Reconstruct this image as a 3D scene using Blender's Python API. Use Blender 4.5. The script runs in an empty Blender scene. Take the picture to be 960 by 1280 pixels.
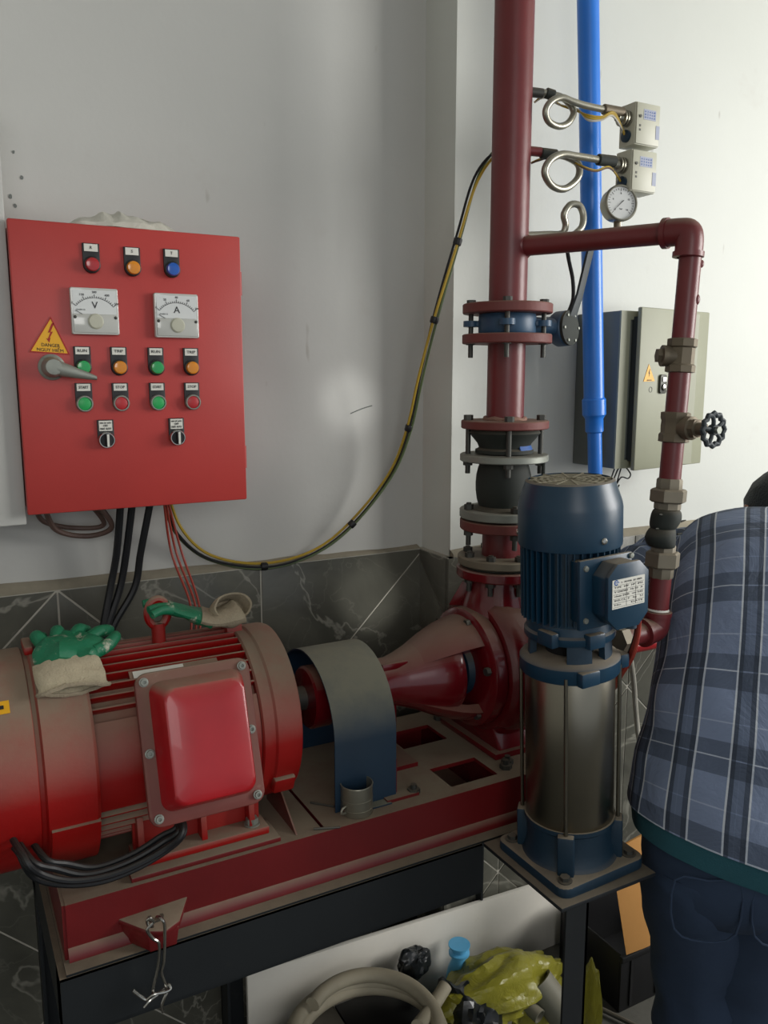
import bpy, bmesh, math, random
from mathutils import Vector, Matrix, noise as mnoise
V = Vector
PI = math.pi
random.seed(7)
S = bpy.context.scene
COL = S.collection

# ------------------------------------------------------------------ camera
CAM_H, PITCH, YAW, FPX = 1.56, math.radians(9.4), math.radians(28.5), 1030.0
cam_d = bpy.data.cameras.new('camera')
cam_d.sensor_fit = 'VERTICAL'; cam_d.sensor_height = 36.0; cam_d.lens = 36.0 * FPX / 1280.0
cam_d.clip_start = 0.02
cam = bpy.data.objects.new('camera', cam_d); COL.objects.link(cam)
cam.location = (0, 0, CAM_H); cam.rotation_euler = (PI / 2 - PITCH, 0, -YAW)
S.camera = cam
# ------------------------------------------------------------------ view, world, lights
S.view_settings.view_transform = 'Standard'; S.view_settings.look = 'None'
S.view_settings.gamma = 1; S.view_settings.use_curve_mapping = False
S.view_settings.exposure = 0.42
W = bpy.data.worlds.new('world'); S.world = W; W.use_nodes = True
bg = W.node_tree.nodes['Background']; bg.inputs[0].default_value = (0.86, 0.93, 1.0, 1); bg.inputs[1].default_value = 0.42

def area(name, loc, target, sx, sy, power, color):
    l = bpy.data.lights.new(name, 'AREA'); l.shape = 'RECTANGLE'; l.size = sx; l.size_y = sy
    l.energy = power; l.color = color
    o = bpy.data.objects.new(name, l); COL.objects.link(o); o.location = loc
    o.rotation_euler = (V(target) - V(loc)).to_track_quat('-Z', 'Y').to_euler()
    return o
area('window_daylight', (3.72, -0.35, 1.95), (1.1, 1.5, 1.3), 1.5, 1.5, 74, (1.0, 0.985, 0.95))
area('rear_fill', (-0.5, -2.3, 2.3), (0.4, 1.5, 1.5), 1.2, 1.2, 14, (1.0, 0.98, 0.95))  # added weak fill from behind the camera; no doorway is built there

def beam(loc, target, size_deg, power):  # added spot lamp standing in for reflected light patches on wall and tiles
    l = bpy.data.lights.new('patch_spot', 'SPOT'); l.spot_size = math.radians(size_deg); l.spot_blend = .55; l.energy = power
    l.shadow_soft_size = .03; l.color = (1, .99, .96)
    o = bpy.data.objects.new('patch_spot', l); COL.objects.link(o); o.location = loc
    o.rotation_euler = (V(target) - V(loc)).to_track_quat('-Z', 'Y').to_euler()
beam((-.2, -2.2, 2.5), (.862, 1.76, 1.50), 2.2, 120)
beam((-.2, -2.2, 2.5), (.905, 1.75, 1.02), 2.3, 260)

# ------------------------------------------------------------------ pixel ray helper (measured camera)
_f = V((math.sin(YAW) * math.cos(PITCH), math.cos(YAW) * math.cos(PITCH), -math.sin(PITCH)))
_r = V((math.cos(YAW), -math.sin(YAW), 0)); _u = _r.cross(_f)
def P(x, y, X=None, Y=None, Z=None, D=None):
    """world point seen at photo pixel (x, y) on a plane X=, Y=, Z= or at depth D="""
    d = _f + _r * ((x - 480) / FPX) + _u * ((640 - y) / FPX)
    t = X / d.x if X is not None else Y / d.y if Y is not None else (Z - CAM_H) / d.z if Z is not None else D
    return V((0, 0, CAM_H)) + d * t

# ------------------------------------------------------------------ materials
def hexc(h):
    c = [int(h[i:i + 2], 16) / 255 for i in (0, 2, 4)]
    return tuple((v / 12.92 if v <= .04045 else ((v + .055) / 1.055) ** 2.4) for v in c) + (1,)
DUST = hexc('857966')
class NT:
    def __init__(s, name):
        s.m = bpy.data.materials.new(name); s.m.use_nodes = True; s.t = s.m.node_tree
        s.b = s.t.nodes['Principled BSDF']
    def n(s, typ, **kw):
        nd = s.t.nodes.new(typ)
        for k, v in kw.items():
            if k.startswith('i_'):
                key = k[2:]; key = int(key) if key.isdigit() else key.replace('_', ' ')
                nd.inputs[key].default_value = v
            else: setattr(nd, k, v)
        return nd
    def l(s, a, b): s.t.links.new(a, b)
    def math(s, op, a, b=None, c=None, clamp=False):
        nd = s.n('ShaderNodeMath', operation=op); nd.use_clamp = clamp
        for i, v in enumerate((a, b, c)):
            if v is None: continue
            if isinstance(v, (int, float)): nd.inputs[i].default_value = v
            else: s.l(v, nd.inputs[i])
        return nd.outputs[0]
    def mix(s, fac, a, b, mode='MIX'):
        nd = s.n('ShaderNodeMix', data_type='RGBA', blend_type=mode)
        for i, v in ((0, fac), (6, a), (7, b)):
            if isinstance(v, (int, float, tuple)): nd.inputs[i].default_value = v
            else: s.l(v, nd.inputs[i])
        return nd.outputs[2]
    def noise(s, scale, detail=4, rough=.6, vec=None, dist=0):
        nd = s.n('ShaderNodeTexNoise'); nd.inputs['Scale'].default_value = scale
        nd.inputs['Detail'].default_value = detail; nd.inputs['Roughness'].default_value = rough
        nd.inputs['Distortion'].default_value = dist
        s.l(vec if vec is not None else s.obj(), nd.inputs['Vector'])
        return nd.outputs['Fac']
    def obj(s):
        if not hasattr(s, '_o'): s._o = s.n('ShaderNodeTexCoord').outputs['Object']
        return s._o
    def rng(s, v, a, b, c=0, d=1):
        nd = s.n('ShaderNodeMapRange'); nd.clamp = True
        for i, q in enumerate((a, b, c, d)): nd.inputs[i + 1].default_value = q
        s.l(v, nd.inputs[0]); return nd.outputs[0]
    def bump(s, h, strength=.3, dist=.01):
        nd = s.n('ShaderNodeBump'); nd.inputs['Strength'].default_value = strength; nd.inputs['Distance'].default_value = dist
        s.l(h, nd.inputs['Height']); s.l(nd.outputs[0], s.b.inputs['Normal'])

def mat(name, col, rough=.5, metal=0., dust=0., dlo=.25, dhi=.95, var=.12, vscale=9, bump=0., bscale=60, spec=.5, coat=0., trans=0., dcol=None, wear=0., wcol='4a3a30'):
    k = NT(name); b = k.b
    base = hexc(col) if isinstance(col, str) else col
    b.inputs['Roughness'].default_value = rough; b.inputs['Metallic'].default_value = metal
    b.inputs['Specular IOR Level'].default_value = spec; b.inputs['Coat Weight'].default_value = coat
    if trans: b.inputs['Transmission Weight'].default_value = trans
    nz = k.noise(vscale, 5)
    c = k.mix(k.rng(nz, .3, .75), tuple(v * (1 - var) for v in base[:3]) + (1,), tuple(min(1, v * (1 + var)) for v in base[:3]) + (1,))
    if wear:
        wz = k.noise(26, 8, .7)
        c = k.mix(k.rng(wz, .62, .68, 0, wear), c, hexc(wcol))
    if dust:
        g = k.n('ShaderNodeNewGeometry'); sp = k.n('ShaderNodeSeparateXYZ'); k.l(g.outputs['Normal'], sp.inputs[0])
        f = k.rng(sp.outputs[2], dlo, dhi)
        f = k.math('MULTIPLY', f, k.rng(k.noise(14, 6, .7), .15, .55, .55, 1.0))
        f = k.math('MULTIPLY', f, dust, clamp=True)
        c = k.mix(f, c, dcol or DUST)
        r = k.math('MULTIPLY_ADD', f, .92 - rough, rough); k.l(r, b.inputs['Roughness'])
        if coat: k.l(k.math('MULTIPLY_ADD', f, -coat, coat), b.inputs['Coat Weight'])
        if metal: k.l(k.math('MULTIPLY_ADD', f, -metal, metal), b.inputs['Metallic'])
    k.l(c, b.inputs['Base Color'])
    if bump: k.bump(k.noise(bscale, 5), bump, .004)
    return k.m

M = {}
M['panel_red'] = mat('panel_red', 'b23732', .42, bump=.05, bscale=400, var=.05)
M['motor_red'] = mat('motor_red', '930c0a', .38, dust=.92, dlo=-.05, dhi=.72, bump=.12, bscale=90)
M['box_red'] = mat('box_red', 'a5131c', .32, dust=.8, dlo=.42, dhi=.9, coat=.2)
M['flange_red'] = mat('flange_red', '743a33', .6, dust=.85, dlo=.2, dhi=.8, wear=.3, wcol='a08a78')
M['base_red'] = mat('base_red', '661215', .4, dust=.97, dlo=.3, dhi=.75, bump=.1, bscale=70)
M['pump_red'] = mat('pump_red', '640c15', .22, dust=.6, dlo=.45, dhi=.95, coat=.5)
M['pipe_red'] = mat('pipe_red', '6a2628', .38, dust=.6, dlo=.4, dhi=.9, bump=.1, bscale=50, wear=.08)
M['flange_rust'] = mat('flange_rust', '6c322d', .6, dust=.6, dlo=.4, dhi=.95, wear=.35, wcol='5a2a20', bump=.2)
M['weld_dust'] = mat('weld_dust', '8a6a5c', .85, bump=.5, bscale=120)
M['fan_dust'] = mat('fan_dust', '8c8672', .95)
M['valve_blue'] = mat('valve_blue', '2a4a66', .45, dust=.3, wear=.15)
M['navy'] = mat('navy', '11344a', .36, dust=.85, dlo=.45, dhi=.95, var=.08)
M['guard_navy'] = mat('guard_navy', '0a2c44', .45, dust=.95, dlo=-.02, dhi=.6, var=.1, dcol=hexc('7a7868'))
M['cast_navy'] = mat('cast_navy', '102c3e', .5, dust=.9, dlo=.35, dhi=.9, bump=.15)
M['rubber'] = mat('rubber', '232823', .75, dust=.35, dlo=.2)
M['zinc'] = mat('zinc', '8d9088', .5, .55, dust=.4, dlo=.5, wear=.3, wcol='5a564c')
M['dark_steel'] = mat('dark_steel', '4a4a46', .5, .6, dust=.4, wear=.3, wcol='3a2a20')
M['steel'] = mat('steel', '8a8578', .28, 1.0, var=.06, wear=.1, wcol='8a8070')
M['brass'] = mat('brass', '6f6555', .5, .55, dust=.4, dlo=.4, wear=.3, wcol='4a4034')
M['bronze_grey'] = mat('bronze_grey', '807868', .5, .4, dust=.5, dlo=.3)
M['pigtail'] = mat('pigtail', '9b988a', .32, .75, dust=.2, wear=.25, wcol='6a665a')
M['chrome'] = mat('chrome', 'b4b2ac', .22, 1.0)
M['frame_black'] = mat('frame_black', '181c1f', .5, dust=.9, dlo=.35, dhi=.9, wear=.15, wcol='3c3a36')
M['plate_black'] = mat('plate_black', '1c2024', .55, dust=.62, dlo=.35, dhi=.9)
M['black'] = mat('black', '121214', .5)
M['black_cable'] = mat('black_cable', '101216', .5, dust=.08, dlo=.3)
M['blue_pvc'] = mat('blue_pvc', '2c7bdc', .3, var=.05)
M['grey_steel'] = mat('grey_steel', '94957f', .5, var=.04)
M['grey_dark'] = mat('grey_dark', '6a706c', .55, var=.04)
M['charcoal'] = mat('charcoal', '2f373b', .6)
M['white_metal'] = mat('white_metal', 'b9b9b4', .5, var=.04)
M['switch_grey'] = mat('switch_grey', 'b9b8a6', .45, var=.04)
M['label_grey'] = mat('label_grey', '9aa0b4', .5)
M['label_white'] = mat('label_white', 'd8d6cc', .5, var=.04)
M['dial_white'] = mat('dial_white', 'd6d8d6', .3, var=.02)
M['meter_frame'] = mat('meter_frame', 'c2c2bc', .25, var=.03, coat=.6)
M['meter_low'] = mat('meter_low', 'b9b9b2', .2, var=.05, coat=.8)
M['ink'] = mat('ink', '1a1a1c', .6)
M['ink_red'] = mat('ink_red', '9c1c12', .6)
M['ink_blue'] = mat('ink_blue', '2a5aa0', .6)
M['yellow'] = mat('yellow', 'e0a516', .45, var=.06)
M['lens_red'] = mat('lens_red', 'a81f22', .2, coat=.6)
M['lens_orange'] = mat('lens_orange', 'd9870f', .2, coat=.6)
M['lens_green'] = mat('lens_green', '1d9a50', .2, coat=.6)
M['lens_blue'] = mat('lens_blue', '1355b0', .2, coat=.6)
M['button_red'] = mat('button_red', 'b0272c', .4)
M['button_green'] = mat('button_green', '22a052', .4)
M['wire_red'] = mat('wire_red', '9a3a2c', .5)
M['wire_brown'] = mat('wire_brown', '5f4a42', .55, dust=.3)
M['wire_yellow'] = mat('wire_yellow', 'b0922c', .5)
M['wire_green'] = mat('wire_green', '50603a', .5)
M['wire_white'] = mat('wire_white', 'b8b4a8', .5)
M['glove_white'] = mat('glove_white', 'b4a88e', .95, bump=.6, bscale=260, var=.2, vscale=20)
M['glove_dirty'] = mat('glove_dirty', '9c907a', .95, bump=.6, bscale=260, var=.25, vscale=14)
M['cardboard'] = mat('cardboard', 'c08a4a', .85, bump=.1, var=.05)
M['board'] = mat('board', 'd6d2c8', .7, var=.05, wear=.15, wcol='b0a894')
M['hose'] = mat('hose', '9c9480', .6, dust=.5, dlo=.2, dcol=hexc('8a806a'), var=.2)
M['teal'] = mat('teal', '1a4a54', .9, bump=.3, bscale=300)
M['trousers'] = mat('trousers', '27374e', .9, bump=.35, bscale=30, var=.12, vscale=5)
M['skin'] = mat('skin', '8a5c46', .6)
M['hair'] = mat('hair', '1d2224', .7, bump=.8, bscale=180)
M['cap'] = mat('cap', '35423f', .9, bump=.5, bscale=24, var=.2)
M['shoe'] = mat('shoe', '1a1a1c', .6)
M['pvc_grey'] = mat('pvc_grey', '6a6a5c', .55, dust=.4)
M['bottle_blue'] = mat('bottle_blue', '5fb0dc', .35)
M['bag_black'] = mat('bag_black', '14181a', .3, bump=.4, bscale=20)
M['box_board'] = mat('box_board', '5c574c', .85)
M['void'] = mat('void', '0c0c0e', .9)

def glove_green():
    k = NT('glove_green')
    f = k.rng(k.noise(30, 5, .7, dist=.6), .58, .68)
    k.l(k.mix(f, hexc('13714e'), hexc('b8b8a4')), k.b.inputs['Base Color'])
    k.b.inputs['Roughness'].default_value = .45; k.bump(k.noise(120, 4), .4, .004)
    return k.m
M['glove_green'] = glove_green()

def clearish(name, col, alpha, rough=.3):
    k = NT(name); k.b.inputs['Base Color'].default_value = hexc(col); k.b.inputs['Roughness'].default_value = rough
    k.b.inputs['Alpha'].default_value = alpha
    k.bump(k.noise(24, 5, .6, dist=1.0), .5, .01)
    return k.m
M['bag_yellow'] = clearish('bag_yellow', '8f8a30', .84, .28)
M['bag_clear'] = clearish('bag_clear', 'c8c5b8', .9, .3)

def wall_mat(name, col, seed):
    k = NT(name)
    big = k.noise(1.3, 6, .6); sm = k.noise(7, 8, .65)
    c = k.mix(k.rng(big, .3, .7), hexc(col), tuple(v * .93 for v in hexc(col)[:3]) + (1,))
    spots = k.n('ShaderNodeTexNoise'); spots.inputs['Scale'].default_value = 11; spots.inputs['Detail'].default_value = 2
    mp = k.n('ShaderNodeMapping'); mp.inputs['Location'].default_value = (seed, seed * .3, 0); mp.inputs['Scale'].default_value = (1.6, 1.6, .55)
    k.l(k.obj(), mp.inputs[0]); k.l(mp.outputs[0], spots.inputs['Vector'])
    c = k.mix(k.rng(spots.outputs['Fac'], .735, .77, 0, .5), c, hexc('8c8478'))
    c = k.mix(k.rng(sm, .62, .75, 0, .12), c, hexc('a08f84'))
    k.l(c, k.b.inputs['Base Color']); k.b.inputs['Roughness'].default_value = .55
    k.bump(k.noise(35, 6), .12, .004)
    return k.m
M['wall_a'] = wall_mat('wall_paint_left', 'c2c2bd', 1.0)
M['wall_b'] = wall_mat('wall_paint_lit', 'cdcfc8', 5.3)  # same paint as the left wall, its brighter light mixed into the colour
M['grout'] = mat('grout', 'b4b0a4', .9)
M['cap_mortar'] = mat('cap_mortar', '8c8574', .95, bump=.4, bscale=40, var=.25)

def marble():
    k = NT('grey_marble_tile')
    n1 = k.noise(3.2, 6, .6, dist=.8)
    c = k.mix(k.rng(n1, .3, .7), hexc('4a4a43'), hexc('6b6a60'))
    nv = k.n('ShaderNodeTexNoise'); nv.inputs['Scale'].default_value = 2.3; nv.inputs['Detail'].default_value = 5; nv.inputs['Distortion'].default_value = 1.6
    k.l(k.obj(), nv.inputs['Vector'])
    v = k.math('ABSOLUTE', k.math('SUBTRACT', nv.outputs['Fac'], .5))
    c = k.mix(k.rng(v, 0, .012, .5, 0), c, hexc('a6a498'))
    nv2 = k.n('ShaderNodeTexNoise'); nv2.inputs['Scale'].default_value = 5.1; nv2.inputs['Detail'].default_value = 6; nv2.inputs['Distortion'].default_value = .9
    k.l(k.obj(), nv2.inputs['Vector'])
    v2 = k.math('ABSOLUTE', k.math('SUBTRACT', nv2.outputs['Fac'], .5))
    c = k.mix(k.rng(v2, 0, .01, .22, 0), c, hexc('8c8a80'))
    k.l(c, k.b.inputs['Base Color']); k.b.inputs['Roughness'].default_value = .28
    return k.m
M['marble'] = marble()

def floor_mat():
    k = NT('dusty_concrete_floor')
    c = k.mix(k.rng(k.noise(2.5, 8, .65), .3, .7), hexc('41413e'), hexc('58564f'))
    c = k.mix(k.rng(k.noise(30, 6, .7), .55, .75, 0, .5), c, hexc('2e2c28'))
    k.l(c, k.b.inputs['Base Color']); k.b.inputs['Roughness'].default_value = .75
    k.bump(k.noise(40, 6), .2, .004); return k.m
M['floor'] = floor_mat()

def plaid():
    k = NT('plaid_cotton')
    uv = k.n('ShaderNodeUVMap'); sp = k.n('ShaderNodeSeparateXYZ'); k.l(uv.outputs[0], sp.inputs[0])
    cols = []
    def ramp(sock, period, off):
        t = k.math('FRACT', k.math('MULTIPLY_ADD', sock, 1 / period, off))
        r = k.n('ShaderNodeValToRGB'); r.color_ramp.interpolation = 'CONSTANT'
        stops = [(0, .55), (.04, 1.0), (.075, .12), (.17, .34), (.27, .42), (.285, .34), (.36, .10), (.44, 1.0), (.475, .55)]
        el = r.color_ramp.elements
        el[0].position = 0; el[0].color = (stops[0][1],) * 3 + (1,)
        el[1].position = stops[1][0]; el[1].color = (stops[1][1],) * 3 + (1,)
        for p, v in stops[2:]:
            e = el.new(p); e.color = (v, v, v, 1)
        k.l(t, r.inputs[0]); return r.outputs[0]
    a = ramp(sp.outputs[0], .094, .1)
    # crosswise set is softer: no bright lines
    t = k.math('FRACT', k.math('MULTIPLY_ADD', sp.outputs[1], 1 / .125, .3))
    r = k.n('ShaderNodeValToRGB'); r.color_ramp.interpolation = 'CONSTANT'; el = r.color_ramp.elements
    el[0].color = (.55,) * 3 + (1,); el[1].position = .10; el[1].color = (.25,) * 3 + (1,)
    for p, v in ((.30, .9), (.315, .25), (.5, .55), (.72, .8), (.735, .55)):
        e = el.new(p); e.color = (v, v, v, 1)
    k.l(t, r.inputs[0])
    m = k.math('MULTIPLY', a, r.outputs[0])
    m2 = k.math('MAXIMUM', k.math('MULTIPLY', m, 1.75), k.rng(a, .9, 1.0, 0, .9))
    rr = k.n('ShaderNodeValToRGB'); e = rr.color_ramp.elements
    e[0].position = 0; e[0].color = hexc('1e2733'); e[1].position = 1; e[1].color = hexc('b8bcc0')
    q = e.new(.5); q.color = hexc('6a7790')
    q = e.new(.75); q.color = hexc('8792a8')
    k.l(m2, rr.inputs[0])
    k.l(rr.outputs[0], k.b.inputs['Base Color']); k.b.inputs['Roughness'].default_value = .85
    k.bump(k.noise(9, 5, .6, dist=.6), .5, .02)
    return k.m
M['plaid'] = plaid()

# ------------------------------------------------------------------ mesh builder
def basis(ax):
    a = V(ax).normalized()
    h = V((0, 0, 1)) if abs(a.z) < .9 else V((1, 0, 0))
    u = h.cross(a).normalized(); return u, a.cross(u), a
def crom(pts, k, closed=False):
    pts = [V(p) for p in pts]; n = len(pts); out = []
    rngn = n if closed else n - 1
    for i in range(rngn):
        g = (lambda j: pts[j % n]) if closed else (lambda j: pts[max(0, min(n - 1, j))])
        p0, p1, p2, p3 = g(i - 1), g(i), g(i + 1), g(i + 2)
        for j in range(k):
            t = j / k
            out.append(.5 * ((2 * p1) + (p2 - p0) * t + (2 * p0 - 5 * p1 + 4 * p2 - p3) * t * t + (3 * p1 - p0 - 3 * p2 + p3) * t ** 3))
    if not closed: out.append(pts[-1])
    return out

class MB:
    def __init__(s): s.b = bmesh.new(); s.uv = None
    def rings(s, rings, cap0=True, cap1=True, closed=False):
        b = s.b; vs = [[b.verts.new(p) for p in r] for r in rings]
        m = len(vs)
        for i in range(m if closed else m - 1):
            A, B = vs[i], vs[(i + 1) % m]
            n = max(len(A), len(B))
            for j in range(n):
                k = (j + 1) % n
                if len(A) == 1: f = (A[0], B[k], B[j])[::-1]
                elif len(B) == 1: f = (A[j], A[k], B[0])
                else: f = (A[j], A[k], B[k], B[j])
                try: b.faces.new(f)
                except ValueError: pass
        if not closed:
            if cap0 and len(vs[0]) > 2: b.faces.new(vs[0][::-1])
            if cap1 and len(vs[-1]) > 2: b.faces.new(vs[-1])
        return s
    def box(s, c, size, bev=0, rot=None, seg=2):
        mt = Matrix.Translation(V(c))
        if rot is not None: mt = mt @ rot.to_4x4()
        mt = mt @ Matrix.Diagonal(V(size)).to_4x4()
        g = bmesh.ops.create_cube(s.b, size=1, matrix=mt)
        if bev:
            es = set(e for v in g['verts'] for e in v.link_edges)
            bmesh.ops.bevel(s.b, geom=list(es), offset=bev, segments=seg, affect='EDGES', profile=.5)
        return s
    def bb(s, x0, x1, y0, y1, z0, z1, bev=0):
        return s.box(((x0 + x1) / 2, (y0 + y1) / 2, (z0 + z1) / 2), (x1 - x0, y1 - y0, z1 - z0), bev)
    def lathe(s, prof, o=(0, 0, 0), ax=(0, 0, 1), n=32, cap=True, a0=None):
        u, v, a = basis(ax); o = V(o); R = []
        for r, h in prof:
            if r < 1e-6: R.append([o + a * h])
            else: R.append([o + a * h + (u * math.cos(2 * PI * i / n) + v * math.sin(2 * PI * i / n)) * r for i in range(n)])
        return s.rings(R, cap, cap)
    def cyl(s, p0, p1, r, r1=None, n=20):
        p0, p1 = V(p0), V(p1)
        return s.lathe([(r, 0), (r if r1 is None else r1, (p1 - p0).length)], p0, p1 - p0, n)
    def ring(s, prof, o, ax, n=32, a0=0, a1=2 * PI, ref=None):
        """revolve a closed (r,h) loop about an axis, fully or between two angles"""
        u, v, a = basis(ax); o = V(o)
        if ref is not None: u = (V(ref) - a * V(ref).dot(a)).normalized(); v = a.cross(u)
        full = abs(a1 - a0 - 2 * PI) < 1e-4
        k = n if full else n + 1
        R = []
        for i in range(k):
            t = a0 + (a1 - a0) * i / n
            d = u * math.cos(t) + v * math.sin(t)
            R.append([o + a * h + d * r for r, h in prof])
        return s.rings(R, not full, not full, closed=full)
    def tube(s, pts, r, n=8, k=6, closed=False, r1=None):
        q = crom(pts, k, closed) if k > 1 else [V(p) for p in pts]
        m = len(q); R = []; prev = None
        for i in range(m):
            t = (q[(i + 1) % m] - q[i - 1]) if closed else (q[min(i + 1, m - 1)] - q[max(i - 1, 0)])
            if t.length < 1e-9: t = V((0, 0, 1))
            t.normalize()
            if prev is None: u = basis(t)[0]
            else:
                u = prev - t * prev.dot(t)
                u = u.normalized() if u.length > 1e-6 else basis(t)[0]
            prev = u; w = t.cross(u)
            rr = r if r1 is None else r + (r1 - r) * i / max(1, m - 1)
            R.append([q[i] + (u * math.cos(2 * PI * j / n) + w * math.sin(2 * PI * j / n)) * rr for j in range(n)])
        return s.rings(R, closed=closed)
    def prism(s, poly, vec, bev=0):
        vec = V(vec); b = s.b
        A = [b.verts.new(V(p)) for p in poly]; B = [b.verts.new(V(p) + vec) for p in poly]
        n = len(A); fs = [b.faces.new(A), b.faces.new(B[::-1])]
        for i in range(n): fs.append(b.faces.new((A[i], B[i], B[(i + 1) % n], A[(i + 1) % n])))
        bmesh.ops.recalc_face_normals(b, faces=fs)
        if bev:
            es = list(set(e for f in fs for e in f.edges))
            bmesh.ops.bevel(b, geom=es, offset=bev, segments=2, affect='EDGES', profile=.5)
        return s
    def hexa(s, p, ax, r, h):
        p = V(p); return s.cyl(p, p + V(ax).normalized() * h, r, n=6)
    def sphere(s, c, r, n=16, scale=(1, 1, 1)):
        bmesh.ops.create_uvsphere(s.b, u_segments=n, v_segments=max(6, n // 2), radius=1,
            matrix=Matrix.Translation(V(c)) @ Matrix.Diagonal(V(scale) * r).to_4x4()); return s
    def text(s, txt, size, o, X=(1, 0, 0), Y=(0, 0, 1), depth=.0006, align='CENTER', width=None):
        cu = bpy.data.curves.new('t', 'FONT'); cu.body = txt; cu.size = size; cu.align_x = align; cu.align_y = 'CENTER'
        cu.extrude = depth; cu.resolution_u = 2
        ob = bpy.data.objects.new('t', cu); COL.objects.link(ob)
        dg = bpy.context.evaluated_depsgraph_get(); dg.update()
        me = bpy.data.meshes.new_from_object(ob.evaluated_get(dg))
        X, Y = V(X).normalized(), V(Y).normalized(); Z = X.cross(Y)
        sx = 1
        if width and me.vertices:
            w = max(v.co.x for v in me.vertices) - min(v.co.x for v in me.vertices)
            if w > 0: sx = width / w
        mt = Matrix.Translation(V(o)) @ Matrix((X * sx, Y, Z)).transposed().to_4x4()
        me.transform(mt); s.b.from_mesh(me)
        bpy.data.objects.remove(ob); bpy.data.curves.remove(cu); bpy.data.meshes.remove(me); return s

ORG = {}
def obj(name, mb, m, parent=None, label=None, smooth=35, recalc=True):
    b = mb.b
    if recalc: bmesh.ops.recalc_face_normals(b, faces=b.faces[:])
    o_ = ORG.get(parent.name, V((0, 0, 0))) if parent else V((0, 0, 0))
    if o_.length: bmesh.ops.translate(b, verts=b.verts[:], vec=-o_)
    me = bpy.data.meshes.new(name); b.to_mesh(me); b.free()
    if smooth:
        for p in me.polygons: p.use_smooth = True
        me.set_sharp_from_angle(angle=math.radians(smooth))
    me.materials.append(M[m])
    o = bpy.data.objects.new(name, me); COL.objects.link(o)
    if parent: o.parent = parent; ORG[o.name] = o_
    if label: o['label'] = label
    return o
def thing(name, label, cat, loc=(0, 0, 0), group=None):
    o = bpy.data.objects.new(name, None); o.empty_display_size = .05; COL.objects.link(o); o.location = loc
    o['label'] = label; o['category'] = cat
    if group: o['group'] = group
    ORG[o.name] = V(loc); return o
def tag(o, label, cat, group=None):
    o['label'] = label; o['category'] = cat
    if group: o['group'] = group
    return o
def structure(o): o['kind'] = 'structure'; return o
def rrect(w, h, r, n=4):
    out = []
    for cx, cy, a in ((w / 2 - r, h / 2 - r, 0), (-w / 2 + r, h / 2 - r, PI / 2), (-w / 2 + r, -h / 2 + r, PI), (w / 2 - r, -h / 2 + r, 3 * PI / 2)):
        for i in range(n + 1):
            t = a + PI / 2 * i / n; out.append((cx + r * math.cos(t), cy + r * math.sin(t)))
    return out
def plane_poly(pts, o, X, Y):
    o, X, Y = V(o), V(X), V(Y); return [o + X * a + Y * b for a, b in pts]

# ================================================================== SETTING
WL, WR, WX = 1.76, 1.63, 1.066
m = MB().bb(-1.5, 4.1, -2.6, 2.0, -.12, 0); floor = structure(obj('floor', m, 'floor'))
m = MB().bb(-1.5, 4.1, -2.6, 2.0, 3.2, 3.3); structure(obj('ceiling', m, 'wall_a'))
m = MB().bb(-1.5, WX, WL, 2.0, 0, 3.2); wall_left = structure(obj('wall_left', m, 'wall_a'))
m = MB().bb(WX, 4.1, WR, 2.0, 0, 3.2); wall_right = structure(obj('wall_right', m, 'wall_b'))
m = MB().bb(-1.62, -1.5, -2.6, 2.0, 0, 3.2); structure(obj('wall_west', m, 'wall_a'))
m = MB()
m.bb(3.98, 4.1, -2.6, -1.1, 0, 3.2); m.bb(3.98, 4.1, .4, WR, 0, 3.2); m.bb(3.98, 4.1, -1.1, .4, 0, 1.0); m.bb(3.98, 4.1, -1.1, .4, 2.5, 3.2)
structure(obj('wall_east', m, 'wall_b'))
win = structure(obj('window_1', MB().bb(3.99, 4.05, -1.1, -1.05, 1.0, 2.5).bb(3.99, 4.05, .35, .4, 1.0, 2.5).bb(3.99, 4.05, -1.05, .35, 1.0, 1.05).bb(3.99, 4.05, -1.05, .35, 2.45, 2.5).bb(4.0, 4.04, -.37, -.33, 1.05, 2.45), 'white_metal'))

CAP, CW = 1.13, .435
GX = .1925                      # a vertical joint on the left wall
G = .0020                       # half joint
def clip_tile(poly, x0, x1, z0, z1):
    def cut(p, f):
        out = []
        for i in range(len(p)):
            a, b = p[i], p[(i + 1) % len(p)]; fa, fb = f(a), f(b)
            if fa >= 0: out.append(a)
            if (fa >= 0) != (fb >= 0):
                t = fa / (fa - fb); out.append((a[0] + (b[0] - a[0]) * t, a[1] + (b[1] - a[1]) * t))
        return out
    for f in (lambda q: q[0] - x0, lambda q: x1 - q[0], lambda q: q[1] - z0, lambda q: z1 - q[1]):
        if len(poly) < 3: return []
        poly = cut(poly, f)
    return poly
def inset(poly, d):
    n = len(poly); cx = sum(p[0] for p in poly) / n; cz = sum(p[1] for p in poly) / n; out = []
    for i in range(n):
        p0, p1, p2 = V(poly[i - 1] + (0,)), V(poly[i] + (0,)), V(poly[(i + 1) % n] + (0,))
        e1, e2 = (p1 - p0), (p2 - p1)
        if e1.length < 1e-6 or e2.length < 1e-6: return []
        e1.normalize(); e2.normalize()
        n1 = V((-e1.y, e1.x, 0)); n2 = V((-e2.y, e2.x, 0))
        c = V((cx, cz, 0))
        if (c - p1).dot(n1) < 0: n1 = -n1
        if (c - p1).dot(n2) < 0: n2 = -n2
        bsc = n1 + n2
        k = d / max(.25, (bsc.dot(n1)) / 1)
        q = p1 + bsc * k; out.append((q.x, q.y))
    return out
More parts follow.
